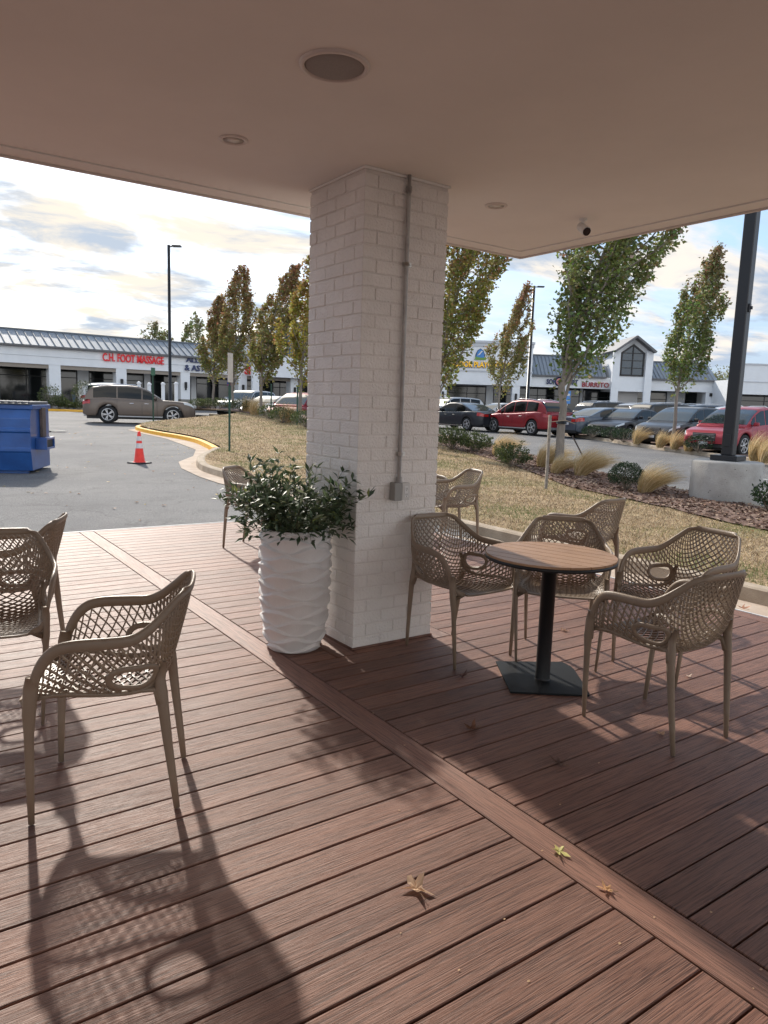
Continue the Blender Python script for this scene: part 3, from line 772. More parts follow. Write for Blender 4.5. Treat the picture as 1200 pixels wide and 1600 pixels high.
# ------------------------------------------------------------------ planter and shrub
plx, ply = 2.062, 3.888
pln = thing('planter', 'tall white planter with rippled wavy sides beside the brick column', 'planter', (plx, ply, 0))
vs, fs = [], []; NA, NZ = 160, 190; PH = .75
for j in range(NZ+1):
    z = .004+(PH-.004)*j/NZ
    base = lerp([(0, .150), (.05, .168), (.15, .188), (.35, .203), (.55, .207), (.69, .204), (.75, .198)], z)
    for i in range(NA):
        a = 2*math.pi*i/NA
        hb = .056; best = 0
        q = (z-.03)/hb
        for k in range(int(q)-1, int(q)+3):
            zk = .03+k*hb+.0215*math.sin(4*a+k*math.pi*.93+.6)+.003*math.sin(9*a+k)
            zk1 = .03+(k+1)*hb+.0215*math.sin(4*a+(k+1)*math.pi*.93+.6)+.003*math.sin(9*a+k+1)
            if zk <= z < zk1:
                u = (z-zk)/(zk1-zk); best = .026*(u**1.6 if u < .86 else (.86**1.6)*max(0, (1-u)/.14)**.6)*min(1, (zk1-zk)/.03)
        edge = min(1, (PH-z)/.03)
        r = base+best*edge
        vs.append((r*math.cos(a), r*math.sin(a), z))
for j in range(NZ):
    for i in range(NA):
        a = j*NA+i; b = j*NA+(i+1) % NA; fs.append((a, b, b+NA, a+NA))
m0 = len(vs)
for r_, z in ((.186, PH-.001), (.183, .66)):
    for i in range(NA): a = 2*math.pi*i/NA; vs.append((r_*math.cos(a), r_*math.sin(a), z))
for i in range(NA):
    t0 = NZ*NA+i; t1 = NZ*NA+(i+1) % NA; fs.append((t0, t1, m0+(i+1) % NA, m0+i)); fs.append((m0+i, m0+(i+1) % NA, m0+NA+(i+1) % NA, m0+NA+i))
fs.append(tuple(range(NA))[::-1])
obj('pot', (vs, fs), mat('planter_white', (.70, .66, .63), rough=.62, spec=.35, var=.05, vscale=7, bump=.35, bscale=120), pln, smooth=True)
bm = BM(); lathe(bm, [(.001, .685), (.1, .69), (.1825, .682)], 48); obj('soil', bm, mat('potting_soil', (.03, .02, .014), rough=1, var=.5, vscale=60, bump=1, bscale=80), pln)
shb = thing('potted_shrub', 'dark green shrub with narrow olive-like leaves spilling from the white planter', 'shrub', (plx, ply, .69))
rs = random.Random(11); vs, fs, tn = [], [], []; bm = BM()
def leaf(vs, fs, tn, p, d, n, L_, W_, c, fold=.25, curl=0):
    s = d.cross(n).normalized(); k = len(vs); n2 = s.cross(d).normalized()
    vs += [tuple(p), tuple(p+d*L_*.45+s*W_+n2*W_*fold), tuple(p+d*L_-n2*curl*L_), tuple(p+d*L_*.45-s*W_+n2*W_*fold), tuple(p+d*L_*.5)]
    fs += [(k, k+1, k+4), (k+1, k+2, k+4), (k, k+4, k+3), (k+4, k+2, k+3)]; tn += [c]*4
rgt = Vector((RT.x, RT.y, 0)).normalized()
for i in range(76):
    a = rs.uniform(0, 6.28); tilt = rs.uniform(.12, 1.12)
    L_ = rs.uniform(.26, .46)
    if i < 13: # long sprays reaching to both sides
        sg = -1 if i % 2 == 0 else 1; a = math.atan2(rgt.y*sg, rgt.x*sg)+rs.uniform(-.55, .55); tilt = rs.uniform(.75, 1.08); L_ = rs.uniform(.40, .52)
    if i in (20, 21, 22, 23): a = math.atan2(-rgt.y, -rgt.x)+rs.uniform(-.5, .5); tilt = rs.uniform(.1, .35); L_ = rs.uniform(.45, .54)
    d = Vector((math.cos(a)*math.sin(tilt), math.sin(a)*math.sin(tilt), math.cos(tilt)))
    p = Vector((math.cos(a)*rs.uniform(0, .12), math.sin(a)*rs.uniform(0, .12), 0)); P = [p.copy()]
    ns_ = 9
    for k in range(ns_):
        d = (d+Vector((rs.gauss(0, .07), rs.gauss(0, .07), -.035 if k > 4 else .035))).normalized(); p = p+d*L_/ns_; P.append(p.copy())
        if k < 1: continue
        for q in range(3 if k < 7 else 4):
            aa = rs.uniform(0, 6.28); side = Vector((math.cos(aa), math.sin(aa), rs.uniform(-.3, .6)))
            side = (side-d*side.dot(d)).normalized(); ld_ = (d*rs.uniform(.35, .9)+side).normalized()
            c = rs.choice([(.07, .105, .055), (.09, .13, .07), (.05, .08, .04), (.12, .16, .085), (.19, .22, .13)] if rs.random() < .93 else [(.22, .26, .08)])
            leaf(vs, fs, tn, p, ld_, Vector((rs.gauss(0, .4), rs.gauss(0, .4), 1)).normalized(), rs.uniform(.05, .085), rs.uniform(.0085, .0135), c, .3, rs.uniform(-.05, .25))
    tube(bm, P, [.0035-.0024*k/ns_ for k in range(ns_+1)], 5)
for _ in range(850):   # dense heart of the bush
    a = rs.uniform(0, 6.28); r = .36*rs.random()**.6; z = rs.uniform(-.02, .34)*(1-r*1.3)
    p = Vector((r*math.cos(a), r*math.sin(a), z+.03)); dd = Vector((math.cos(a)+rs.gauss(0, .6), math.sin(a)+rs.gauss(0, .6), rs.gauss(.2, .5))).normalized()
    leaf(vs, fs, tn, p, dd, Vector((rs.gauss(0, .5), rs.gauss(0, .5), 1)).normalized(), rs.uniform(.045, .08), rs.uniform(.009, .014), rs.choice([(.05, .08, .04), (.07, .105, .055), (.10, .14, .07)]), .3, .1)
obj('stem', bm, mat('green_stem', (.10, .10, .05), rough=.7, var=.3), shb, smooth=True)
cloud_mesh('foliage', vs, fs, tn, leafmat('shrub_leaf', .30, .42, .4), shb)

# ------------------------------------------------------------------ leaves lying on the deck
def fallen(name, lab, x, y, size, c, rz, curl, lobes=5, sharp=.45, seed=0):
    r_ = random.Random(seed); n = lobes*4; vs, fs, tn = [], [], []
    vs.append((0, 0, .004)); 
    for k in range(n):
        a = 2*math.pi*k/n; ph = (k % 4)
        rad = size*(1 if ph == 0 else (.60 if ph in (1, 3) else sharp*.75))*r_.uniform(.68, 1.25)
        if abs(a-math.pi) < .3: rad *= .7
        for f in (.55, 1.0):
            rr = rad*f; z = .004+curl*size*((rr/size)**2)*(.6+.7*math.sin(a*2+seed))+r_.uniform(0, .12)*size
            vs.append((rr*math.cos(a), rr*math.sin(a)*.8, max(.0015, z)))
    for k in range(n):
        a, b = 1+2*k, 1+2*((k+1) % n)
        fs.append((0, a, b)); fs.append((a, a+1, b+1, b))
    for f in fs: g = r_.uniform(.8, 1.2); tn.append(tuple(q*g for q in c))
    t = cloud_mesh(name, vs, fs, tn, leafmat('dry_leaf', .25, .6, .3)); t.location = (x, y, 0.0005); t.rotation_euler.z = rz
    bm = BM(); tube(bm, [(0, 0, .004), (-size*.5, size*.05, .006), (-size*1.05, size*.15, .010)], [.0012, .001, .0012], 5); obj('leaf_stalk', bm, mat('stalk', (.25, .15, .07), rough=.7), t)
    return tag(t, lab, 'leaf')
def gp_(u, v, z=0):
    d = RT*((u-600)/FOC) + DN*((v-800)/FOC) + FW; t = (z-EYE)/d.z
    return d.x*t, d.y*t
LV = [(650, 1391, .046, (.60, .42, .28), .6, .45, 5, .5, 'largest pale curled dry leaf on the sunlit boards near the bottom'),
      (873, 1332, .034, (.48, .44, .16), .2, .35, 5, .4, 'yellow green star shaped leaf lying on the divider board'),
      (948, 1392, .026, (.62, .38, .20), 1.2, .5, 6, .5, 'small orange tan curled leaf on the divider board'),
      (737, 1140, .040, (.16, .075, .045), 2.2, .6, 5, .35, 'brown curled leaf on shaded boards between the column and the table base'),
      (871, 1193, .040, (.13, .075, .055), .9, .5, 5, .3, 'dark brown leaf on shaded boards below the black table base'),
      (722, 1058, .032, (.10, .04, .03), 1.9, .7, 5, .4, 'dark red leaf at the front foot of the armchair beside the column'),
      (881, 986, .030, (.38, .22, .14), .4, .4, 5, .4, 'tan leaf on the boards behind the table pole'),
      (1032, 1148, .024, (.52, .34, .22), .3, .3, 4, .6, 'small tan leaf between the legs of the nearest right armchair'),
      (1076, 1058, .018, (.70, .55, .45), .3, .3, 4, .6, 'tiny pale leaf scrap under the right hand armchairs'),
      (1160, 951, .05, (.35, .17, .10), .5, .4, 5, .4, 'brown leaf lying in the gutter beside the deck edge at the right')]
for i, (u, v, s_, c, rz, cu, lo, sh, lab) in enumerate(LV):
    x, y = gp_(u, v); fallen('fallen_leaf', lab, x, y, s_*1.3, tuple(min(1, q*1.15) for q in c), rz+R(55), cu, lo, sh, i+3)
sc_ = random.Random(9); vs, fs, tn = [], [], []
for u, v in [(1022, 1434), (968, 1475), (826, 1534), (717, 1517), (672, 1458), (626, 1459), (1111, 1426), (1189, 1516), (1177, 1545), (847, 1330), (788, 1437), (624, 1267), (875, 1258), (936, 1193), (583, 1115), (632, 1165)]:
    x, y = gp_(u, v); k = len(vs); s_ = sc_.uniform(.003, .006)
    for a in range(5): vs.append((x+s_*math.cos(a*1.256), y+s_*.7*math.sin(a*1.256), .0015+sc_.uniform(0, .003)))
    fs.append(tuple(range(k, k+5))); tn.append((.62, .42, .25))
kind(cloud_mesh('leaf_crumbs', vs, fs, tn, leafmat('dry_leaf')), 'stuff')

# ------------------------------------------------------------------ cars
GLASS = mat('car_glass', (.006, .008, .009), rough=.05, spec=.32)
GLASSL = mat('car_windscreen', (.04, .052, .056), rough=.06, spec=.7, coat=.15)
TYRE = mat('tyre_rubber', (.018, .018, .019), rough=.85, var=.2, vscale=20)
ALLOY = mat('alloy', (.55, .55, .56), rough=.3, metal=.8)
TRIMB = mat('black_trim', (.02, .02, .021), rough=.6, var=.1)
CHR = mat('chrome', (.75, .75, .76), rough=.15, metal=1)
REDL = mat('tail_lens', (.42, .015, .012), rough=.15, coat=.8)
HEADL = mat('head_lens', (.62, .66, .68), rough=.1, coat=.8, spec=.8)
PLATE = mat('plate_white_metal', (.65, .66, .68), rough=.4, var=.06, vscale=30)
def paint(n, c, met=.0): return mat('paint_'+n, c, rough=.36, metal=met, spec=.35, coat=.28)
SED = dict(L=4.75, W=1.83, wb=2.78, wr=.335, sill=.27, belt=[(-2.38, .90), (-2.2, .98), (-1.5, 1.00), (0, .94), (.9, .95), (1.3, .90), (2.0, .78), (2.25, .68), (2.38, .58)],
           roof=[(-1.75, 1.00), (-1.35, 1.17), (-.85, 1.37), (-.3, 1.445), (.15, 1.43), (.55, 1.29), (1.02, 1.04), (1.2, .93)], wind=(.28, 1.08), rear=(-1.68, -.75), side=(-1.15, .80), pil=[-.42, .42], q=None)
SUV = dict(L=4.85, W=1.92, wb=2.85, wr=.385, sill=.34, belt=[(-2.42, 1.0), (-2.3, 1.09), (-1.5, 1.12), (0, 1.08), (1.0, 1.10), (1.6, 1.08), (2.1, 1.03), (2.34, .94), (2.42, .80)],
           roof=[(-2.36, 1.08), (-2.20, 1.45), (-1.98, 1.66), (-1.3, 1.72), (-.3, 1.735), (.30, 1.70), (.62, 1.56), (1.05, 1.22), (1.2, 1.10)], wind=(.40, 1.10), rear=(-2.33, -2.03), side=(-1.95, 1.0), pil=[-1.12, -.25, .62], q=None)
CAMRY = dict(SED); CROSS = dict(SUV, L=4.75, W=1.88, wb=2.74, wr=.37, sill=.33,
             belt=[(-2.37, .98), (-2.25, 1.10), (-1.5, 1.12), (0, 1.02), (1.0, .99), (1.6, .93), (2.1, .83), (2.3, .72), (2.37, .62)],
             roof=[(-2.28, 1.10), (-2.05, 1.38), (-1.75, 1.60), (-1.1, 1.68), (-.3, 1.69), (.25, 1.63), (.7, 1.42), (1.2, 1.10), (1.4, .98)], wind=(.38, 1.25), rear=(-2.24, -1.80), side=(-1.62, 1.0), pil=[-.85, -.0, .66])
def bodyw(sp, x):
    h = sp['L']/2; a = abs(x)/h; f = 1-.30*max(0, (a-.72)/.28)**2.6
    return sp['W']/2*f
def body_pt(sp, x, v):          # v 0..1 from the sill up the flank to the bonnet middle
    h = sp['L']/2; W = bodyw(sp, x); top = lerp(sp['belt'], x)
    zb = sp['sill']-.06*0
    for s in (-1, 1):
        xw = s*sp['wb']/2+.04; Ra = sp['wr']+.055; d = abs(x-xw)
        if d < Ra: zb = max(zb, sp['wr']+math.sqrt(Ra*Ra-d*d))
    e = abs(x)/h
    if e > .93: zb += (e-.93)*1.2
    K = [(0, (.95, 0)), (.08, (.985, .02)), (.25, (1.0, .30)), (.45, (.995, .62)), (.6, (.975, .84)), (.68, (.955, .94)), (.76, (.90, .99)), (.88, (.55, 1.02)), (1, (0, 1.035))]
    y, f = crv(K, v)
    return Vector((x, y*W, zb+(top-zb)*f))
def cab_pt(sp, x, v):
    base = lerp(sp['belt'], x)-.03; top = lerp(sp['roof'], x)
    W = bodyw(sp, x*.8)
    hh = max(.0, (top-base))
    full = hh/.72
    yb = .93*W; yt = W*(.93-.21*min(1, full))
    K = [(0, (0, 0)), (.5, (.62, .80)), (.62, (.85, .93)), (.72, (1.18, .985)), (.85, (2, 1.0)), (1, (3, 1.01))]
    a, f = crv(K, v)
    if a <= 1: y = yb+(yt-yb)*a
    else: y = yt*(1-(a-1)/2)
    return Vector((x, max(y, 0), base+hh*f))
def loft(bm, fn, sp, xs, vs_, mi=0, cap=True):
    L_ = []
    for x in xs:
        r = [bm.verts.new(fn(sp, x, v)) for v in vs_]
        l = [bm.verts.new((p.co.x, -p.co.y, p.co.z)) for p in r[:-1]]
        L_.append(r+l[::-1])
    for a, b in zip(L_, L_[1:]):
        for k in range(len(a)-1):
            f = bm.faces.new((a[k], a[k+1], b[k+1], b[k])); f.smooth = True; f.material_index = mi
    if cap:
        for e in (L_[0], L_[-1]):
            try: bm.faces.new(e).material_index = mi
            except Exception: pass
def patch(fn, sp, x0, x1, v0, v1, off, sides=(1, -1), nx_=8, nv=5, mi=0, bm=None, skew=0, thick=None):
    own = bm is None
    if own: bm = BM()
    for s in sides:
        g = []
        for i in range(nx_+1):
            row = []
            for j in range(nv+1):
                v = v0+(v1-v0)*j/nv; x = x0+(x1-x0)*i/nx_+skew*(j/nv)
                p = fn(sp, x, v); a = fn(sp, x+.01, v)-fn(sp, x-.01, v); b = fn(sp, x, min(v+.01, 1))-fn(sp, x, max(v-.01, 0))
                n = a.cross(b); n = n.normalized() if n.length > 1e-9 else Vector((0, 0, 1))
                if n.y < -.05 or (abs(n.y) <= .05 and n.z < 0): n = -n
                q = p+n*off; row.append(bm.verts.new((q.x, q.y*s, q.z)))
            g.append(row)
        for i in range(nx_):
            for j in range(nv):
                f = bm.faces.new((g[i][j], g[i+1][j], g[i+1][j+1], g[i][j+1])); f.smooth = True; f.material_index = mi
    return bm
_car_n = [0]
def wheel_bm(r, style):
    w_ = .11
    t = BM(); lathe(t, [(r*.66, -w_*.85), (r*.93, -w_), (r, -w_*.7), (r, w_*.7), (r*.93, w_), (r*.66, w_*.85)], 28, axis='Y', cap=False)
    m = BM(); lathe(m, [(r*.02, w_*.35), (r*.60, w_*.25), (r*.62, w_*.8), (r*.675, w_*.88)], 28, axis='Y', cap=False, mi=1)
    lathe(m, [(r*.02, -w_*.6), (r*.66, -w_*.6)], 20, axis='Y', cap=False, mi=1)
    ns = style
    for k in range(ns):
        for dd in ((-.14, .14) if ns == 5 else (0,)):
            a = 2*math.pi*k/ns+dd
            c_, s_ = math.cos(a), math.sin(a)
            box(m, (c_*r*.34, w_*.62, s_*r*.34), (r*.62, .022, r*(.085 if ns == 5 else .13)), rot=Matrix.Rotation(-a, 4, 'Y'))
    lathe(m, [(.001, w_*.85), (r*.13, w_*.8), (r*.14, w_*.5)], 14, axis='Y', cap=False)
    lathe(m, [(r*.62, w_*.8), (r*.69, w_*.92), (r*.69, w_*.7)], 28, axis='Y', cap=False)
    return t, m
def car(name, lab, cat, sp, pm, x, y, az, rails=False, lower=None, style=5, group='cars in the car park', z=None, tall=1.0, grille=0, lights=True):
    t = thing(name, lab, cat, (x, y, zg(x, y) if z is None else z), R(az), group)
    h = sp['L']/2
    xs = sorted(set([round(-h+.001+i*(2*h-.002)/70, 4) for i in range(71)]))
    vb = [0, .04, .08, .16, .25, .35, .45, .53, .6, .64, .68, .72, .76, .82, .88, .94, 1]
    bm = BM(); loft(bm, body_pt, sp, xs, vb)
    x0, x1 = sp['roof'][0][0], sp['roof'][-1][0]
    xc = [x0+(x1-x0)*i/44 for i in range(45)]
    loft(bm, cab_pt, sp, xc, [0, .1, .2, .3, .4, .5, .56, .62, .67, .72, .78, .85, .92, 1])
    obj('body', bm, pm, t)
    bm = BM(); bx(bm, -h*.93, h*.93, -sp['W']*.40, sp['W']*.40, .20, .66); obj('underbody', bm, TRIMB, t)
    # side glass between pillars
    cuts = [sp['side'][0]]+sp['pil']+[sp['side'][1]]
    for i, (a, b) in enumerate(zip(cuts, cuts[1:])):
        a += .03 if i else 0; b -= .03; n_ = 8
        for s in (1, -1):
            bm = BM(); g_ = []
            for k in range(n_+1):
                xx = a+(b-a)*k/n_; row = []; hi_ = .52 if lerp(sp['roof'], xx)-lerp(sp['belt'], xx) > .3 else .46
                for j in range(5):
                    p = cab_pt(sp, xx, .10+(hi_-.10)*j/4); row.append(bm.verts.new((p.x, (p.y+.006)*s, p.z)))
                g_.append(row)
            for k in range(n_):
                for j in range(4):
                    f = bm.faces.new((g_[k][j], g_[k+1][j], g_[k+1][j+1], g_[k][j+1])); f.smooth = True
            obj('side_window', bm, GLASS, t)
    bm = patch(cab_pt, sp, sp['wind'][0], sp['wind'][1], .66, 1, .006, nx_=8, nv=7); obj('windscreen', bm, GLASSL, t)
    bm = patch(cab_pt, sp, sp['rear'][0], sp['rear'][1], .66, 1, .006, nx_=8, nv=7); obj('rear_window', bm, GLASSL if sp['L'] < 4.76 and not rails else GLASS, t)
    # sill and bumper trims
    bm = BM(); bx(bm, -sp['wb']/2+sp['wr']+.08, sp['wb']/2-sp['wr']-.02, -sp['W']/2*.985, sp['W']/2*.985, sp['sill']-.04, sp['sill']+.055, bev=.01)
    obj('sill_trim', bm, lower or TRIMB, t)
    bm = BM(); bx(bm, h*.90, h*.99, -sp['W']*.33, sp['W']*.33, sp['sill']-.06, sp['sill']+.08, bev=.02); obj('bumper_trim', bm, TRIMB, t)
    bm = BM(); bx(bm, -h*.99, -h*.90, -sp['W']*.35, sp['W']*.35, sp['sill']-.04, sp['sill']+.14, bev=.02); obj('bumper_trim', bm, lower if rails and lower else TRIMB, t)
    if rails:
        for s in (-1, 1):
            bm = BM(); zz = [lerp(sp['roof'], q) for q in (-1.8, -1.3, -.3, .2)]; yy_ = sp['W']*.335
            tube(bm, [(-1.85, s*yy_, zz[0]-.02), (-1.7, s*yy_, zz[0]+.045), (-1.0, s*yy_, zz[1]+.055), (-.2, s*yy_, zz[2]+.045), (.15, s*yy_, zz[3]+.0)], .016, 6); obj('roof_rail', bm, CHR, t)
    # lamps
    for s in (1, -1):
        bm = patch(body_pt, sp, h*.80, h*.985, .60, .74, .010, sides=(s,), nx_=6, nv=3, skew=-.06); obj('headlight', bm, HEADL, t)
        zt = lerp(sp['belt'], -h+.05)
        bm = patch(body_pt, sp, -h*.995, -h*.86, .50, .68, .010, sides=(s,), nx_=6, nv=3)
        yo = bodyw(sp, -h+.001)
        bx(bm, -h-.012, -h+.03, s*yo*.55 if s > 0 else -yo*.97, yo*.97 if s > 0 else -yo*.55, zt*.80, zt*.93)
        obj('taillight', bm, REDL, t)
        bm = BM(); mz = lerp(sp['belt'], sp['side'][1])+.06; my = bodyw(sp, .8)*.93
        box(bm, (sp['side'][1]-.10, s*(my+.12), mz+.04), (.11, .19, .13), bev=.03); box(bm, (sp['side'][1]-.08, s*(my+.02), mz-.01), (.05, .14, .04)); obj('mirror', bm, TRIMB if grille == 2 else pm, t)
    yo = bodyw(sp, h-.001)
    bm = BM(); gz = .52 if sp['wr'] < .36 else .62
    bx(bm, h-.03, h+.012, -yo*.62, yo*.62, gz-.13, gz+.14, bev=.01)
    for k in range(5): bx(bm, h+.010, h+.018, -yo*.6, yo*.6, gz-.11+k*.05, gz-.10+k*.05, mi=1)
    obj('grille', bm, [TRIMB, CHR], t)
    bm = BM(); bx(bm, h+.018, h+.026, -.16, .16, gz-.25, gz-.15); obj('number_plate', bm, PLATE, t)
    bm = BM(); pz = lerp(sp['belt'], -h)*.72; bx(bm, -h-.014, -h-.004, -.16, .16, pz-.05, pz+.06); obj('number_plate', bm, PLATE, t)
    for s in (1, -1):
        bm = BM()
        for q in ((-.35 if len(sp['pil']) < 3 else -.55), .30): bx(bm, q-.09, q+.09, s*(sp['W']/2+.004)-.012, s*(sp['W']/2+.004)+.012, lerp(sp['belt'], q)-.17, lerp(sp['belt'], q)-.145, bev=.004)
        obj('door_handle', bm, CHR if rails else pm, t)
        for q in (-1, 1):
            tb_, rm = wheel_bm(sp['wr'], style)
            if s < 0:
                for b_ in (tb_, rm): bmesh.ops.rotate(b_, verts=b_.verts, cent=(0, 0, 0), matrix=Matrix.Rotation(math.pi, 3, 'Z'))
            wo = obj('wheel', tb_, TYRE, t, loc=(q*sp['wb']/2+.04, s*(sp['W']/2-.115), sp['wr']))
            obj('rim', rm, [ALLOY, TRIMB], wo)
    # door seams
    bm = BM()
    for q in sp['pil'][:]+[sp['side'][1]-.02]:
        for s in (1, -1):
            P = []
            for v in (.10, .2, .3, .4, .5, .6, .68, .74):
                p = body_pt(sp, q, v); P.append((p.x, (p.y+.001)*s, p.z))
            tube(bm, P, .005, 4, cap=False)
    obj('door_seam', bm, TRIMB, t)
    return t
PT = paint('taupe_metallic', (.145, .115, .095), .35); PR = paint('dark_red', (.24, .012, .018), .15); PB = paint('black_blue', (.018, .02, .026), .1)
PW = paint('white', (.62, .63, .64)); PG = paint('slate_blue', (.085, .105, .135), .3); PS = paint('silver', (.42, .43, .44), .5); PDG = paint('dark_grey', (.04, .043, .048), .3); PRS = paint('rose_red', (.33, .035, .05), .2)
cx0 = Vector((9.41, 35.35)) + Vector((math.cos(R(-19)), math.sin(R(-19))))*.92
car('suv', 'taupe brown sport utility vehicle in side view beyond the yellow kerb of the lawn', 'suv', dict(SUV, L=4.95, wr=.40, roof=[(-2.38, 1.10), (-2.24, 1.45), (-2.05, 1.63), (-1.4, 1.73), (-.5, 1.74), (.0, 1.695), (.40, 1.53), (.88, 1.19), (1.02, 1.10)], wind=(.10, .93), side=(-2.0, .78), pil=[-.98, .10]), PT, cx0.x, cx0.y, -19, rails=True, lower=PS)
def place(px, D): return at(px, D)
x, y = place(823, 36.6); car('suv', 'dark red crossover with silver roof rails seen from behind, left of the big tree trunk', 'suv', CROSS, PR, x, y, 88, rails=True, lower=PS)
x, y = place(722, 39.5); car('sedan', 'black sedan seen from behind, left of the dark red crossover', 'car', SED, PB, x, y, 92, lower=CHR)
x, y = place(951, 35.0); car('sedan', 'slate blue sedan parked with its red taillight beside the big tree trunk', 'car', SED, PG, x, y, -12)
def nosed(px, D, az, L_): 
    x, y = at(px, D); return x-math.cos(R(az))*L_/2, y-math.sin(R(az))*L_/2
x, y = nosed(941, 32.5, 186, 4.6); car('sedan', 'black sedan facing the road behind dark low shrubs', 'car', SED, PB, x, y, 186, style=7)
x, y = nosed(1020, 28.5, 184, 4.75); car('suv', 'dark grey crossover facing the road behind the slim wind-bent tree', 'suv', dict(CROSS, L=4.8, roof=[(a, b*.955) for a, b in CROSS['roof']]), PDG, x, y, 184, grille=2)
x, y = nosed(1102, 24.6, 182, 4.8); car('suv', 'rose red crossover with a chrome grille behind the tall black lamp post', 'suv', CROSS, PRS, x, y, 182, style=7)
x, y = place(958, 45.5); car('suv', 'black sport utility vehicle in the second row behind the slate blue sedan', 'suv', SUV, PDG, x, y, -14, rails=True)
x, y = place(1052, 38.5); car('suv', 'dark sport utility vehicle behind the dark grey crossover, only its silver railed roof showing', 'suv', dict(SUV), PDG, x, y, -14, rails=True)
x, y = place(1015, 43); car('suv', 'silver sport utility vehicle in the second row right of the black one', 'suv', CROSS, PS, x, y, -12, rails=True)
x, y = place(1112, 41); car('suv', 'dark blue sport utility vehicle left of the lamp post, far row', 'suv', SUV, PG, x, y, -15, rails=True)
x, y = place(1180, 33); car('suv', 'white sport utility vehicle right of the lamp post, behind the rose red crossover', 'suv', CROSS, PW, x, y, -14, rails=True)
x, y = place(780, 49); car('sedan', 'white sedan far off behind the dark red crossover', 'car', SED, PW, x, y, 170)
x, y = place(704, 52); car('suv', 'grey sport utility vehicle far off behind the black sedan', 'suv', SUV, PS, x, y, 175)
x, y = place(387, 46.5); car('suv', 'silver white sport utility vehicle facing the lawn, leftmost behind the row of trees', 'suv', SUV, PS, x, y, 215, group='cars behind the tree row')
x, y = place(424, 43); car('sedan', 'white sedan facing the lawn between two slim trees', 'car', SED, PW, x, y, 215, group='cars behind the tree row')
x, y = place(470, 38.5); car('suv', 'red sport utility vehicle facing the lawn beside the brick column', 'suv', dict(CROSS, L=4.75), PR, x, y, 214, group='cars behind the tree row')
x, y = place(188, 50); car('suv', 'white van-like vehicle beyond the taupe one, only its roof showing', 'suv', dict(SUV, roof=[(a, b*1.08) for a, b in SUV['roof']]), PW, x, y, -22, rails=True)

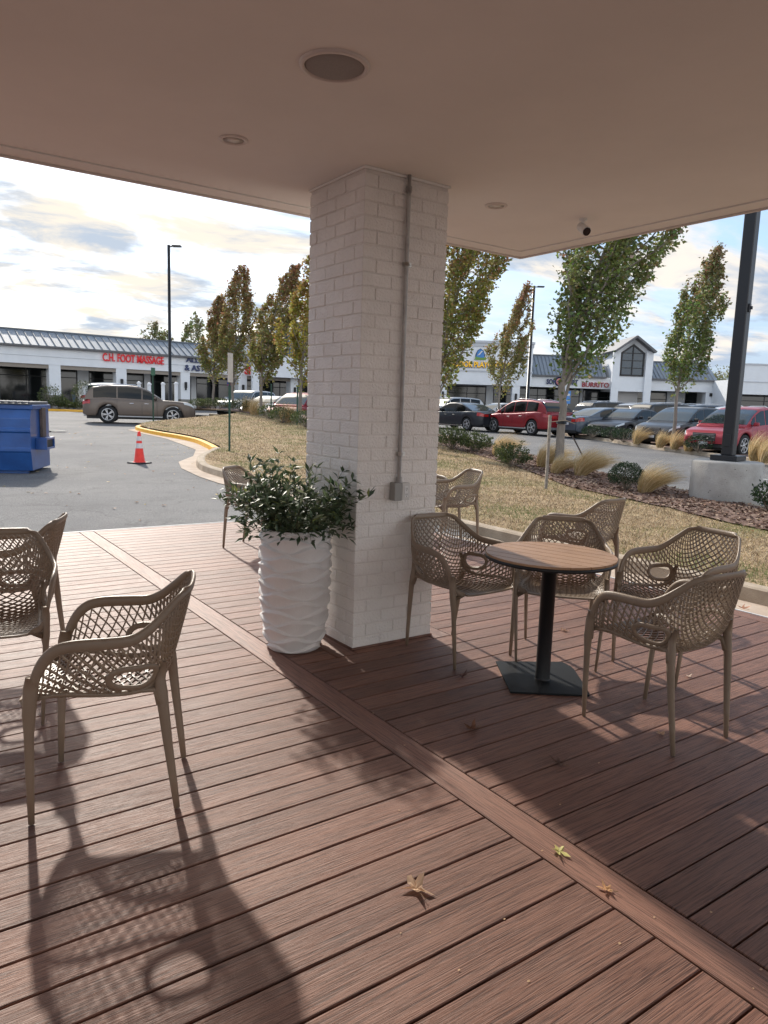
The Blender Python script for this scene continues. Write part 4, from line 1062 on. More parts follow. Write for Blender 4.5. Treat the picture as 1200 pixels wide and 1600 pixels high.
# ------------------------------------------------------------------ trees
BARK = mat('tree_bark', (.17, .145, .12), rough=.9, c2=(.28, .245, .21), vscale=12, stretch=(1, 1, .25), bump=.8, bscale=60)
LEAFM = leafmat('maple_leaf', .42, .55, .35)
WIND = Vector((RT.x, RT.y, 0)).normalized()
def tree(name, lab, x, y, z0, H, crown0, wid, nleaf, lsize, lean, cols, seed, group='young maples blown by the wind', trunk=.075, limbs=26, stake=False, RP=None):
    r_ = random.Random(seed); t = thing(name, lab, 'tree', (x, y, z0), 0, group)
    def U(z): return max(0, (z-crown0)/(H-crown0))
    def cen(z): b = lean*H*.5*U(z)**1.45; return Vector((WIND.x*b, WIND.y*b, z))
    nleaf = int(nleaf*1.1); lsize *= 1.1
    RP = RP or [(0, .16), (.10, .52), (.25, .88), (.40, 1.0), (.58, .90), (.75, .62), (.90, .30), (1.0, .10)]
    lob = [(r_.uniform(0, 6.28), r_.uniform(.10, .22), r_.choice((2, 3))) for _ in range(3)]
    def rad(u, a):
        return wid/2*lerp(RP, min(1, u))*(1+sum(k*math.sin(n*a+p+u*7) for p, k, n in lob))
    bm = BM(); P, Q = [], []; top = H*.93
    for k in range(15):
        u = k/14; zz = top*u; c = cen(zz); w_ = .0035*H*min(1, u*3)
        P.append(Vector((c.x*.85+r_.gauss(0, w_), c.y*.85+r_.gauss(0, w_), zz-.03))); Q.append(trunk*(1-.93*u)+(.02 if k == 0 else 0))
    tube(bm, P, Q, 10); obj('trunk', bm, BARK, t, smooth=True)
    bm = BM(); vs, fs, tn = [], [], []; samp = []
    for i in range(limbs):
        f0 = (i+.5)/limbs; z1 = crown0*.86+(top*.92-crown0*.86)*f0**.9; a = i*2.4+r_.uniform(-.5, .5)
        z2 = min(H*1.0, z1+(H-crown0)*r_.uniform(.22, .42)); rho = r_.uniform(.45, 1.08); pts = []; n_ = 11
        k0 = z1/top*14; kk = min(13, int(k0)); st0 = P[kk].lerp(P[kk+1], min(1, k0-kk))
        for k in range(n_+1):
            v = k/n_; z = z1+(z2-z1)*v; c = cen(z); rr = rad(U(z), a)*rho*min(1, v*2.0)**.75
            q = Vector((c.x+math.cos(a)*rr, c.y+math.sin(a)*rr, z))+WIND*lean*.5*v*v*.35
            w_ = min(1, v*3); q = st0.lerp(q, w_)+Vector((r_.gauss(0, .02), r_.gauss(0, .02), 0)) if k else st0.copy()
            pts.append(q)
            if k >= 2: samp.append((q, v, U(z)))
            if k >= 3 and r_.random() < .75:
                aa = a+r_.uniform(-1.4, 1.4); td = (Vector((math.cos(aa)*.55, math.sin(aa)*.55, .8))+WIND*lean*.8).normalized(); tl = wid*r_.uniform(.12, .26)*(1-.4*U(z))
                tp = [q+td*tl*j/3+WIND*lean*.03*j for j in range(4)]
                tube(bm, tp, [.007, .005, .004, .002], 4, cap=False)
                for j in (1, 2, 3): samp.append((tp[j], min(1, v+.1*j), U(z)+.04*j))
        br = max(.008, trunk*.42*(1-f0*.7))
        tube(bm, pts, [br*(1-.85*k/n_) for k in range(n_+1)], 5, cap=False)
    obj('limb', bm, BARK, t, smooth=True)
    clump = [r_.random() for _ in samp]; wgt = [(.04 if c < .24 else (.5 if c < .45 else 1.3))*(.35+.65*min(1, rad(max(0, u), 0)/(wid*.5))) for c, (p, v, u) in zip(clump, samp)]
    pick = r_.choices(range(len(samp)), weights=wgt, k=nleaf)
    for j in pick:
        p, f, u = samp[j]
        sp_ = wid*(.050+.035*(1-f))*(1.1-.6*min(1, u))
        c = p+Vector((r_.gauss(0, sp_), r_.gauss(0, sp_), r_.gauss(0, sp_*1.15)))
        ld_ = (WIND*(.5+lean*.8)+Vector((r_.gauss(0, .6), r_.gauss(0, .6), r_.gauss(-.05, .6)))).normalized()
        nn = Vector((r_.gauss(0, 1), r_.gauss(0, 1), r_.gauss(.3, 1))).normalized()
        s = ld_.cross(nn)
        if s.length < .05: continue
        s.normalize(); L_ = lsize*r_.uniform(.6, 1.3); W_ = L_*r_.uniform(.32, .5); k = len(vs)
        n2 = s.cross(ld_)
        vs += [tuple(c), tuple(c+ld_*L_*.35+s*W_+n2*W_*.3), tuple(c+ld_*L_*.62+s*W_*.45), tuple(c+ld_*L_), tuple(c+ld_*L_*.62-s*W_*.45), tuple(c+ld_*L_*.35-s*W_+n2*W_*.3)]
        fs += [(k, k+1, k+2, k+3), (k, k+3, k+4, k+5)]
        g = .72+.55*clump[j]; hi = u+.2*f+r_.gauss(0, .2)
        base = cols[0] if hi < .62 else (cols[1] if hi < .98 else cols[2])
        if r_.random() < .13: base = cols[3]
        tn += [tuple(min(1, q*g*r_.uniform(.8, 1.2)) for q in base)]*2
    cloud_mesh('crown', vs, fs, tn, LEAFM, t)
    if stake:
        bm = BM(); tube(bm, [(.0, 0, 1.0), (.0, 0, 1.06)], trunk+.012, 10); obj('tree_tie', bm, mat('black', (.01, .01, .01)), t)
    return t
GRN = [(.14, .16, .045), (.15, .145, .045), (.21, .12, .05), (.26, .24, .10)]
OLV = [(.205, .20, .06), (.25, .20, .07), (.29, .165, .08), (.37, .32, .16)]
FRS = [(.135, .18, .05), (.18, .205, .065), (.25, .18, .085), (.33, .35, .20)]
def tr(px, D, *a, dz=.11, **k):
    x, y = at(px, D); return x, y
RP2 = [(0, .10), (.12, .30), (.25, .55), (.42, .84), (.62, 1.0), (.8, .8), (1, .14)]
x, y = 12.45, 11.1
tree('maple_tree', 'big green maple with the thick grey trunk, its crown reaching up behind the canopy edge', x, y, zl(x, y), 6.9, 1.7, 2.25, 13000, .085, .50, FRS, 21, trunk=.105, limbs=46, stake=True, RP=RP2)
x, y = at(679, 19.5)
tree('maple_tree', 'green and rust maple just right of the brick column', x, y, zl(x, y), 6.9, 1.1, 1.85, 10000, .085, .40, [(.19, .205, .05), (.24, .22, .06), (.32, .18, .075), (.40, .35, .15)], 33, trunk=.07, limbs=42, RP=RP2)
x, y = at(779, 46)
tree('maple_tree', 'small rusty topped tree left of the double headed lamp pole, beyond the cars', x, y, zg(x, y)+.1, 8.4, 1.5, 1.95, 6500, .13, .30, OLV, 35, limbs=30)
x, y = at(1055, 27.3)
tree('maple_tree', 'slim tree bending right in the far planting strip, left of the black lamp post', x, y, zg(x, y)+.11, 7.05, 1.9, 1.75, 8500, .10, .27, FRS, 37, limbs=34)
for i, (px, D, H, w_, cols, le, lab) in enumerate([(333, 41, 6.0, 1.75, OLV, .12, 'shortest golden brown tree, leftmost in the row on the lawn'), (364, 38.5, 7.0, 2.0, OLV, .12, 'tall rust topped tree, second from the left in the row on the lawn'),
                                     (408, 33.5, 6.5, 1.8, OLV, .42, 'wind bent olive and rust tree, second from the brick column on the lawn'), (469, 29.5, 7.0, 1.95, [(.27, .25, .05), (.30, .235, .055), (.28, .165, .07), (.40, .34, .12)], .22, 'yellow green tree partly hidden by the left edge of the brick column')]):
    x, y = at(px, D)
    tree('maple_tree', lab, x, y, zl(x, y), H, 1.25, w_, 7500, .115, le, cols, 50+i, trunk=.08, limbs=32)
BGT = [(.13, .15, .06), (.16, .17, .07), (.18, .17, .08), (.16, .17, .08)]
for i, (px, D, H, wd, lab) in enumerate([(238, 92, 9.7, 3.6, 'tree crown rising behind the left roof, left of the lamp pole'), (256, 96, 9.0, 3.2, 'low tree crown behind the left roof at the lamp pole'), (301, 90, 10.4, 3.8, 'tallest background tree crown behind the left roof, right of the lamp pole'),
                                   (1122, 118, 7.6, 10, 'dark tree mass behind the shops left of the far right building'), (1096, 125, 7.4, 8, 'background tree behind the slim wind bent tree')]):
    x, y = at(px, D)
    tree('background_tree', lab, x, y, .8, H, H*.35, wd, 1300, .30, .05, BGT, 70+i, 'trees behind the shops', trunk=.2, limbs=22)

# stakes by the big tree
WOOD = mat('weathered_stake', (.22, .18, .14), rough=.9, var=.3, vscale=20)
x, y = gp_(853, 762, .16)
st = thing('tree_stake', 'thin weathered wooden stake standing left of the big tree trunk', 'stake', (x, y, zl(x, y)))
bm = BM(); tube(bm, [(0, 0, -.05), (.0, .01, 1.28)], .028, 8); obj('post', bm, WOOD, st)
bm = BM(); tube(bm, [(0, 0, 1.16), (.25, -.12, 1.20), (.42, -.2, 1.14)], .006, 5); obj('guy_strap', bm, mat('tan_strap', (.35, .28, .2), rough=.8), st)
x, y = at(930, 17.5)
st = thing('tree_stake', 'short dark slanted stake right of the big tree trunk', 'stake', (x, y, zg(x, y)+.0))
bm = BM(); tube(bm, [(.0, .0, .0), (-.42, .28, .85)], .018, 6); obj('post', bm, mat('dark_stake', (.05, .035, .03), rough=.8), st)

# ------------------------------------------------------------------ feather grass tufts and low shrubs
STRAW = leafmat('straw_blade', .3, .7, .25)
def tuft(lab, x, y, z, h, n, seed, lean=1.0, spread=.16, wb_=.004):
    r_ = random.Random(seed); vs, fs, tn = [], [], []
    for i in range(n):
        a = r_.uniform(0, 6.28); r0 = spread*.35*r_.random()
        p = Vector((r0*math.cos(a), r0*math.sin(a), -.02)); L_ = h*r_.uniform(.65, 1.25)
        d = Vector((math.cos(a)*r_.uniform(.1, .75), math.sin(a)*r_.uniform(.1, .75), 1)).normalized(); w_ = wb_*r_.uniform(.6, 1.3)
        sd = d.cross(Vector((FH.x, FH.y, 0))).normalized() if r_.random() < .6 else Vector((math.cos(a+1.57), math.sin(a+1.57), 0))
        c = r_.choice([(.55, .40, .20), (.66, .50, .28), (.46, .31, .14), (.74, .60, .38), (.38, .30, .14)]); k0 = len(vs); ns_ = 6
        for k in range(ns_+1):
            ww = w_*(1-k/ns_*.85); vs.append(tuple(p-sd*ww)); vs.append(tuple(p+sd*ww))
            d = (d+WIND*.20*lean*r_.uniform(.6, 1.3)+Vector((0, 0, -.10 if k > 2 else -.02))).normalized(); p = p+d*L_/ns_
            if p.z < .01: p.z = .01
        for k in range(ns_): fs.append((k0+2*k, k0+2*k+1, k0+2*k+3, k0+2*k+2)); tn.append(c)
    t = cloud_mesh('feather_grass', vs, fs, tn, STRAW, loc=(x, y, z)); tag(t, lab, 'ornamental grass', 'straw coloured grass tufts')
def shrub(lab, x, y, z, h, w_, n, seed, cols, ls=.03, loose=0):
    r_ = random.Random(seed); t = thing('low_shrub', lab, 'shrub', (x, y, z), 0, 'low evergreen shrubs'); vs, fs, tn = [], [], []; bm = BM(); tips = []
    for i in range(26):
        a = r_.uniform(0, 6.28); e = math.acos(r_.uniform(.0, 1)); rr = r_.uniform(.8, 1.12 if not loose else 1.35)
        p = Vector((math.cos(a)*math.sin(e)*w_/2*rr, math.sin(a)*math.sin(e)*w_/2*rr, h*.35+math.cos(e)*h*.62*rr)); tips.append(p)
        tube(bm, [(0, 0, -.02), tuple(p*.5+Vector((0, 0, .02))), tuple(p)], [.008, .005, .002], 4, cap=False)
    obj('stem', bm, WOOD, t)
    for i in range(n):
        if loose and r_.random() < loose:
            p = r_.choice(tips)*r_.uniform(.45, 1.05)+Vector((r_.gauss(0, .02), r_.gauss(0, .02), r_.gauss(0, .02)))
        else:
            a = r_.uniform(0, 6.28); e = math.acos(r_.uniform(-.55, 1)); rr = (.55+.45*r_.random()**.4)*(1+.13*noise.noise(Vector((a*1.5, e*2, seed))))
            p = Vector((math.cos(a)*math.sin(e)*w_/2*rr, math.sin(a)*math.sin(e)*w_/2*rr, max(.01, h*.5+math.cos(e)*h*.5*rr)))
        d = Vector((r_.gauss(p.x, .3), r_.gauss(p.y, .3), r_.gauss(.3, .4))).normalized()
        leaf(vs, fs, tn, p, d, Vector((r_.gauss(0, 1), r_.gauss(0, 1), 1)).normalized(), ls*r_.uniform(.7, 1.3), ls*.28, r_.choice(cols), .3, 0)
    cloud_mesh('foliage', vs, fs, tn, leafmat('shrub_leaf'), t)
BX = [(.022, .045, .016), (.03, .058, .02), (.016, .033, .013)]
YG = [(.06, .085, .025), (.085, .11, .035), (.045, .065, .022), (.12, .14, .05)]
def G(u, v, h=.14):
    x, y = 0, 0; z = h
    for _ in range(30):
        x, y = gp_(u, v, z); z = .6*z+.4*zl(x, y)
    return x, y, zl(x, y)
for i, (u, v, h, w_, n, cols, lo, lab) in enumerate([(977, 766, .50, .60, 3200, BX, 0, 'round dark green boxwood left of the concrete lamp base'), (1202, 800, .45, .5, 900, BX, .6, 'dark shrub cut by the right edge beside the concrete lamp base'),
        (706, 702, .62, .95, 2600, YG, .6, 'leafy green shrub in the mulch just right of the brick column'), (742, 706, .52, .85, 2000, YG, .6, 'second leafy shrub from the brick column, before a straw tuft'), (798, 729, .52, .80, 1800, YG, .75, 'spiky loose shrub left of the wooden stake')]):
    x, y, z = G(u, v); shrub(lab, x, y, z, h, w_, n, 100+i, cols, .05 if n < 3000 else .03, lo)
for i, (u, v, h, n, lab) in enumerate([(776, 712, .85, 1300, 'straw grass tuft between two green shrubs right of the brick column'), (846, 730, .85, 1300, 'straw grass tuft directly behind the wooden stake'), (868, 740, .65, 800, 'straw grass tuft at the left foot of the big tree'),
        (906, 744, .88, 1600, 'straw grass tuft blown out right of the big tree trunk'), (1006, 770, .75, 1200, 'straw grass tuft right of the round boxwood')]):
    x, y, z = G(u, v); tuft(lab, x, y, z, h*.9, n, 200+i, 1.55, .26, .0042)
for i, (u, D, h, n, lab) in enumerate([(998, 28.6, .75, 500, 'straw grass tuft in the far strip before the black sedan'), (1035, 26.8, .65, 450, 'straw grass tuft left of the slim tree in the far strip'), (1058, 26.0, .7, 450, 'straw grass tuft right of the slim tree in the far strip'), (1080, 25.2, .6, 400, 'straw grass tuft before the dark grey crossover near the lamp post'), (1185, 21.6, .85, 700, 'largest straw tuft before the rose red crossover at the right edge'), (1200, 20.9, .7, 500, 'straw tuft cut by the right edge of the photo')]):
    x, y = at(u, D); tuft(lab, x, y, zg(x, y)+.12, h, n, 220+i, .95, .3, .008)
for i, (u, D, lab) in enumerate([(928, 32.2, 'low dark shrub at the left end of the far strip'), (960, 30.6, 'low dark shrub before the nose of the black sedan'), (978, 29.6, 'low dark shrub left of the first far strip grass tuft'), (1096, 24.6, 'low dark shrub behind the lamp post in the far strip')]):
    x, y = at(u, D); shrub(lab, x, y, zg(x, y)+.12, .55, .95, 800, 140+i, BX, .06)
for i, (u, D, k_, lab) in enumerate([(310, 43, 0, 'leftmost low hedge clump behind the lawn'), (326, 42.5, 0, 'second low hedge clump behind the lawn'), (344, 41, 0, 'low hedge clump left of the sign post'), (377, 36.5, 0, 'hedge clump at the foot of the second tree'), (386, 36.5, 1, 'straw tuft at the foot of the second tree'),
        (398, 34, 1, 'straw tuft left of the third tree'), (424, 31.2, 0, 'round shrub right of the third tree'), (448, 29.5, 1, 'straw tuft left of the yellow green tree'), (442, 29.2, 0, 'low shrub within straw grass near the brick column'), (478, 27.2, 0, 'dark shrub touching the left edge of the brick column')]):
    x, y = at(u, D)
    if k_: tuft(lab, x, y, zl(x, y), .75, 450, 300+i, .6, .5, .009)
    else: shrub(lab, x, y, zl(x, y), .6, 1.1, 900, 150+i, YG, .07, .2)

# ------------------------------------------------------------------ lamp posts
DARKM = mat('dark_bronze_metal', (.018, .018, .021), rough=.38, metal=.2, spec=.5, bump=.08, bscale=60)
CB = mat('cast_concrete', (.31, .29, .265), rough=.9, spec=.2, c2=(.46, .435, .40), vscale=2.5, bump=.7, bscale=45, detail=10)
lx, ly = 11.62, 6.70; lz = zl(lx, ly)-.05
lp = thing('lamp_post', 'tall square black lamp post on a round concrete base at the right', 'lamp post', (lx, ly, lz))
bm = BM(); lathe(bm, [(.555, -.2), (.555, .0), (.552, .655), (.540, .675), (.525, .682), (.001, .690)], 56); bm.normal_update()
for f in bm.faces: f.smooth = abs(f.normal.z) < .5
cbo = obj('concrete_base', bm, CB, lp)
bm = BM(); rr_ = random.Random(4)
for _ in range(34):
    a = rr_.uniform(3.1, 5.8); z = rr_.uniform(.1, .6); s_ = rr_.uniform(.003, .009)
    lathe(bm, [(.0005, .0), (s_, .0008)], 7, (0, 0, 0), axis='X'); 
    vv = bm.verts[:][-14:] if False else None
    bm.verts.ensure_lookup_table(); last = bm.verts[-14:]
    bmesh.ops.transform(bm, matrix=Matrix.Rotation(a, 4, 'Z') @ Matrix.Translation((.5545, 0, z)), verts=last)
obj('air_hole', bm, mat('dark_pit', (.05, .045, .04), rough=1), cbo)
rz = R(55+45)
def rbox(bm, c, s, rz_=rz, bev=0): return box(bm, c, s, rz_, 0, bev)
bm = BM(); rbox(bm, (0, 0, .735), (.43, .43, .085), bev=.006); obj('anchor_cover', bm, DARKM, lp)
bm = BM(); rbox(bm, (0, 0, 4.6), (.185, .185, 7.65), bev=.012); po = obj('pole', bm, DARKM, lp)
nv = Matrix.Rotation(rz, 3, 'Z') @ Vector((0, 1, 0)); nu = Matrix.Rotation(rz, 3, 'Z') @ Vector((1, 0, 0))
bm = BM(); lf = [v for v in (nv, -nv, nu, -nu) if v.dot(FH) < 0]; lf.sort(key=lambda v: v.dot(WIND)); nl, nr_ = lf[0], lf[1]
tl = nr_; c = nl*.097+Vector((0, 0, 1.02)); ang = math.atan2(nl.y, nl.x)
box(bm, tuple(c), (.016, .10, .20), ang, bev=.004); obj('handhole_cover', bm, DARKM, po)
bm = BM(); ang2 = math.atan2(nr_.y, nr_.x); c = nr_*.10+Vector((0, 0, 3.15)); box(bm, tuple(c), (.03, .07, .13), ang2, bev=.004); box(bm, tuple(c+nr_*.03), (.03, .03, .05), ang2); obj('control_box', bm, DARKM, po)
for s in (-1, 1):
    bm = BM(); box(bm, (s*.55, 0, 8.40), (.72, .30, .07), 0, bev=.01); box(bm, (s*.15, 0, 8.40), (.2, .06, .06)); o = obj('lamp_head', bm, DARKM, lp)
def pole(px, D, ytop, r, heads, lab, px_top=None):
    x, y = at(px, D); z = zg(x, y); zt = EYE+(hor(px)-ytop)/FOC*D
    t = thing('lamp_post', lab, 'lamp post', (x, y, z), math.atan2(WIND.y, WIND.x), 'distant car park lamp posts'); h = zt-z
    bm = BM(); tube(bm, [(0, 0, 0), (0, 0, h)], [r, r*.8], 10); obj('pole', bm, DARKM, t)
    bm = BM(); lathe(bm, [(.3, -.1), (.3, .75), (.001, .76)], 20); obj('concrete_base', bm, CB, t)
    for s in heads:
        bm = BM(); tube(bm, [(0, 0, h-.10), (s*.25, 0, h-.06)], .035, 6); box(bm, (s*.48, 0, h-.05), (.52, .3, .09), bev=.02); obj('lamp_head', bm, DARKM, t)
pole(266, 45, 395, .105, (1,), 'lamp pole with one arm, beyond the taupe vehicle on the left')
pole(823, 55, 455, .12, (-1, 1), 'double headed lamp pole beyond the dark red crossover')

# ------------------------------------------------------------------ signs, posts, cone
GRP = mat('green_post_paint', (.02, .065, .04), rough=.55, var=.2, vscale=20); SGW = mat('sign_back', (.55, .50, .44), rough=.5, var=.1)
def signpost(lab, x, y, z, h, plate, rz_, m=GRP, pm=None, cat='sign post', group=None, w_=.045):
    t = thing('sign_post', lab, cat, (x, y, z), rz_, group)
    bm = BM(); bx(bm, -w_/2, w_/2, -.006, .006, -.1, h); bx(bm, -w_/2, -w_/2+.008, .005, .03, -.1, h); bx(bm, w_/2-.008, w_/2, .005, .03, -.1, h); obj('post', bm, m, t)
    if plate:
        bm = BM(); bx(bm, -plate[0]/2, plate[0]/2, -.012, -.0065, h-plate[1], h+.02, bev=.002); obj('sign_plate', bm, pm or SGW, t)
        bm = BM()
        for q in (.08, plate[1]-.06): lathe(bm, [(.001, -.017), (.008, -.016), (.008, -.012)], 8, (0, 0, h-q), axis='Y')
        obj('bolt', bm, CHR, t)
    return t
x, y = 7.34, 17.45
signpost('green metal post with a pale sign turned edge-on, standing on the lawn by the kerb', x, y, zl(x, y), 2.42, (.30, .70), math.atan2(FH.y, FH.x)-R(13)-0, w_=.05)
x, y = at(239.5, 31.2); signpost('thin dark post standing in front of the taupe vehicle', x, y, zl(x, y)-.03, 2.25, (.25, .30), math.atan2(FH.y, FH.x)-R(25), pm=mat('green_sign', (.05, .14, .09), rough=.5, var=.1), w_=.05)
for i, (u, D, h, lab) in enumerate([(424, 32.5, 1.5, 'thin stake left of the white sedan behind the tree row'), (465, 28.4, 1.5, 'thin dark stake left of the yellow green tree'), (432, 33.5, 1.2, 'thin stake before the white sedan')][:2]):
    x, y = at(u, D); signpost(lab, x, y, zl(x, y)-.05, h, None, R(20), cat='stake', w_=.05)
x, y = at(360, 45); z = zg(x, y)
t = thing('round_sign', 'small round red and blue sign on a post between the left trees', 'sign', (x, y, z), math.atan2(WIND.y, WIND.x))
bm = BM(); tube(bm, [(0, .03, 0), (0, .03, 2.5)], .03, 6); obj('post', bm, GRP, t)
bm = BM(); bx(bm, -.19, .19, -.01, .01, 1.95, 2.45, bev=.02); obj('sign_plate', bm, mat('sign_blue', (.02, .05, .30), rough=.5), t)
bm = BM(); lathe(bm, [(.001, -.018), (.15, -.018), (.15, -.010)], 20, (0, 0, 2.22), axis='Y'); bx(bm, -.17, .17, -.016, -.0105, 1.98, 2.05); obj('sign_disc', bm, mat('sign_red', (.42, .03, .06), rough=.5), t)
# traffic cone
x, y = gp_(218, 724, zg(4.7, 16.2)); cn = thing('traffic_cone', 'orange red traffic cone with two white bands on a black base', 'traffic cone', (x, y, zg(x, y)), R(30))
ORG = mat('cone_orange', (.85, .045, .025), rough=.5, var=.06, vscale=12); REF = mat('cone_reflective', (.72, .66, .64), rough=.4, var=.08, vscale=20)
def cr_(z): return .118-(.118-.030)*(z-.03)/.67
bm = BM(); lathe(bm, [(.150, .026), (.135, .035), (cr_(.05), .05), (cr_(.70), .70), (.022, .708), (.020, .69)], 36, cap=False); obj('cone_body', bm, ORG, cn)
for a, b in ((.335, .445), (.50, .60)):
    bm = BM(); lathe(bm, [(cr_(a)+.0025, a), (cr_(b)+.0025, b)], 36, cap=False); obj('reflective_band', bm, REF, cn)
bm = BM(); bx(bm, -.19, .19, -.19, .19, .0, .03, bev=.01); obj('base', bm, TRIMB, cn)
x, y = gp_(86, 676.5, zg(4, 26)); bd = thing('plank', 'pale flat board lying on the asphalt right of the blue dumpster', 'board', (x, y, zg(x, y)), R(-30))
bm = BM(); box(bm, (0, 0, .05), (.75, .22, .03), 0, 0, .004); obj('board', bm, mat('pale_wood', (.5, .47, .42), rough=.8, var=.15), bd)
bm = BM(); box(bm, (-.2, 0, .018), (.08, .2, .034)); obj('batten', bm, mat('pale_wood', (.5, .47, .42)), bd)

# ------------------------------------------------------------------ dumpster
dx_, dy_ = gp_(50, 740, .04)
ds = thing('dumpster', 'big blue steel dumpster with ribbed lids, cut by the left edge of the photo', 'dumpster', (dx_, dy_, zg(dx_, dy_)), R(-24))
BLU = mat('dumpster_blue', (.010, .060, .22), rough=.38, c2=(.016, .095, .33), vscale=2.2, bump=.25, bscale=14, coat=.25)
def wear(m):
    n = m.node_tree.nodes; l = m.node_tree.links; b = n['Principled BSDF']; t_ = n.new('ShaderNodeTexCoord'); g = n.new('ShaderNodeTexNoise'); g.inputs['Scale'].default_value = 7; g.inputs['Detail'].default_value = 10; g.inputs['Roughness'].default_value = .75
    l.new(t_.outputs['Object'], g.inputs['Vector']); r_ = n.new('ShaderNodeValToRGB'); l.new(g.outputs['Fac'], r_.inputs[0]); r_.color_ramp.elements[0].position = .66; r_.color_ramp.elements[1].position = .72
    mx = n.new('ShaderNodeMix'); mx.data_type = 'RGBA'; l.new(r_.outputs[0], mx.inputs[0]); s = b.inputs['Base Color'].links[0].from_socket; l.new(s, mx.inputs[6]); mx.inputs[7].default_value = (.09, .06, .05, 1); l.new(mx.outputs[2], b.inputs['Base Color'])
wear(BLU)
prof = [(.07, .06), (.0, .40), (-.02, .42), (-.02, .47), (.0, .49), (.0, .76), (-.025, .78), (-.025, .83), (.0, .85), (.0, 1.02), (.11, 1.235), (1.30, 1.235), (1.30, .06)]
bm = BM(); A = [bm.verts.new((-2.1, y, z)) for y, z in prof]; B = [bm.verts.new((0, y, z)) for y, z in prof]
bm.faces.new(A[::-1]); bm.faces.new(B)
for i in range(len(prof)): bm.faces.new((A[i], A[(i+1) % len(prof)], B[(i+1) % len(prof)], B[i]))
bmesh.ops.recalc_face_normals(bm, faces=bm.faces); bmesh.ops.bevel(bm, geom=bm.edges[:], offset=.006, segments=1, affect='EDGES')
obj('body', bm, BLU, ds)
bm = BM(); bx(bm, -2.13, .035, .06, 1.33, 1.19, 1.275, bev=.008); obj('top_rim', bm, BLU, ds)
LIDM = mat('lid_plastic', (.10, .10, .105), rough=.45, var=.15, vscale=9)
for a, b in ((-2.08, -1.05), (-1.03, .0)):
    bm = BM(); bx(bm, a, b, .02, 1.30, 1.277, 1.30, bev=.006)
    k = a+.06
    while k < b-.05: bx(bm, k, k+.055, .05, 1.27, 1.298, 1.335, bev=.012); k += .115
    obj('lid', bm, LIDM, ds)
bm = BM(); bx(bm, .003, .06, .62, .86, .66, 1.22, bev=.006); obj('side_post', bm, mat('rusty_brown_steel', (.06, .045, .04), rough=.7, c2=(.13, .09, .07), vscale=6), ds)
bm = BM(); bx(bm, .003, .20, .30, .34, .44, .66, bev=.004); bx(bm, .003, .20, .86, .90, .44, .66, bev=.004); bx(bm, .003, .20, .341, .859, .62, .66, bev=.004); bx(bm, .003, .20, .341, .859, .44, .475, bev=.004)
obj('fork_pocket', bm, BLU, ds)
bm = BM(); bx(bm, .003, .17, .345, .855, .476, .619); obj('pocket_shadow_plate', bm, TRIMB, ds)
bm = BM(); bx(bm, -2.0, -.1, .15, .25, 0, .06); bx(bm, -2.0, -.1, 1.05, 1.15, 0, .06); obj('skid', bm, BLU, ds)

# ------------------------------------------------------------------ shops
WST = mat('white_stucco', (.80, .82, .84), rough=.85, spec=.2, var=.04, vscale=1.2, bump=.3, bscale=30)
GST = mat('grey_stucco', (.22, .21, .19), rough=.85, var=.08, vscale=3); SOF = mat('soffit_tan', (.30, .26, .22), rough=.8, var=.05)
RFM = mat('standing_seam_roof', (.22, .25, .285), rough=.6, metal=0, var=.08, vscale=.6); RIB = mat('roof_seam', (.13, .15, .175), rough=.6)
GUTR = mat('roof_gutter', (.13, .13, .135), rough=.5, metal=.3); DG = mat('shop_glass', (.010, .012, .013), rough=.08, spec=.7)
FRM = mat('shop_frame', (.035, .035, .037), rough=.5, metal=.4); WALK = mat('shop_walkway', (.30, .28, .25), rough=.9, var=.1, vscale=1)
LANT = mat('lantern_black', (.015, .015, .015), rough=.5)
def storefront(par, x0, x1, yb, h, walls=()):
    bm = BM(); bx(bm, x0, x1, yb, yb+.2, 0, h); obj('wall', bm, mat('shop_wall', (.05, .046, .042), rough=.85, var=.06), par)
    cur = x0
    segs = sorted(walls)+[(x1, x1)]
    for a, b in segs:
        if a-cur > .8:
            n_ = max(1, round((a-cur)/1.9)); w_ = (a-cur)/n_
            f = BM()
            for i in range(n_+1): bx(f, cur+i*w_-.03, cur+i*w_+.03, yb-.09, yb-.012, .1, h-.12)
            bx(f, cur, a, yb-.088, yb-.014, .06, .14); bx(f, cur, a, yb-.088, yb-.014, h-.16, h-.08)
            bx(f, cur+.04, a-.04, yb-.085, yb-.016, 2.2, 2.26)
            fo = obj('window', f, FRM, par)
            g = BM(); bx(g, cur+.04, a-.04, yb-.06, yb-.03, .14, h-.16); obj('pane', g, DG, fo)
        if b > a:
            bm = BM(); bx(bm, a+.05, b-.05, yb-.12, yb-.005, 0, h-.02); obj('wall_panel', bm, WST, par)
        cur = b
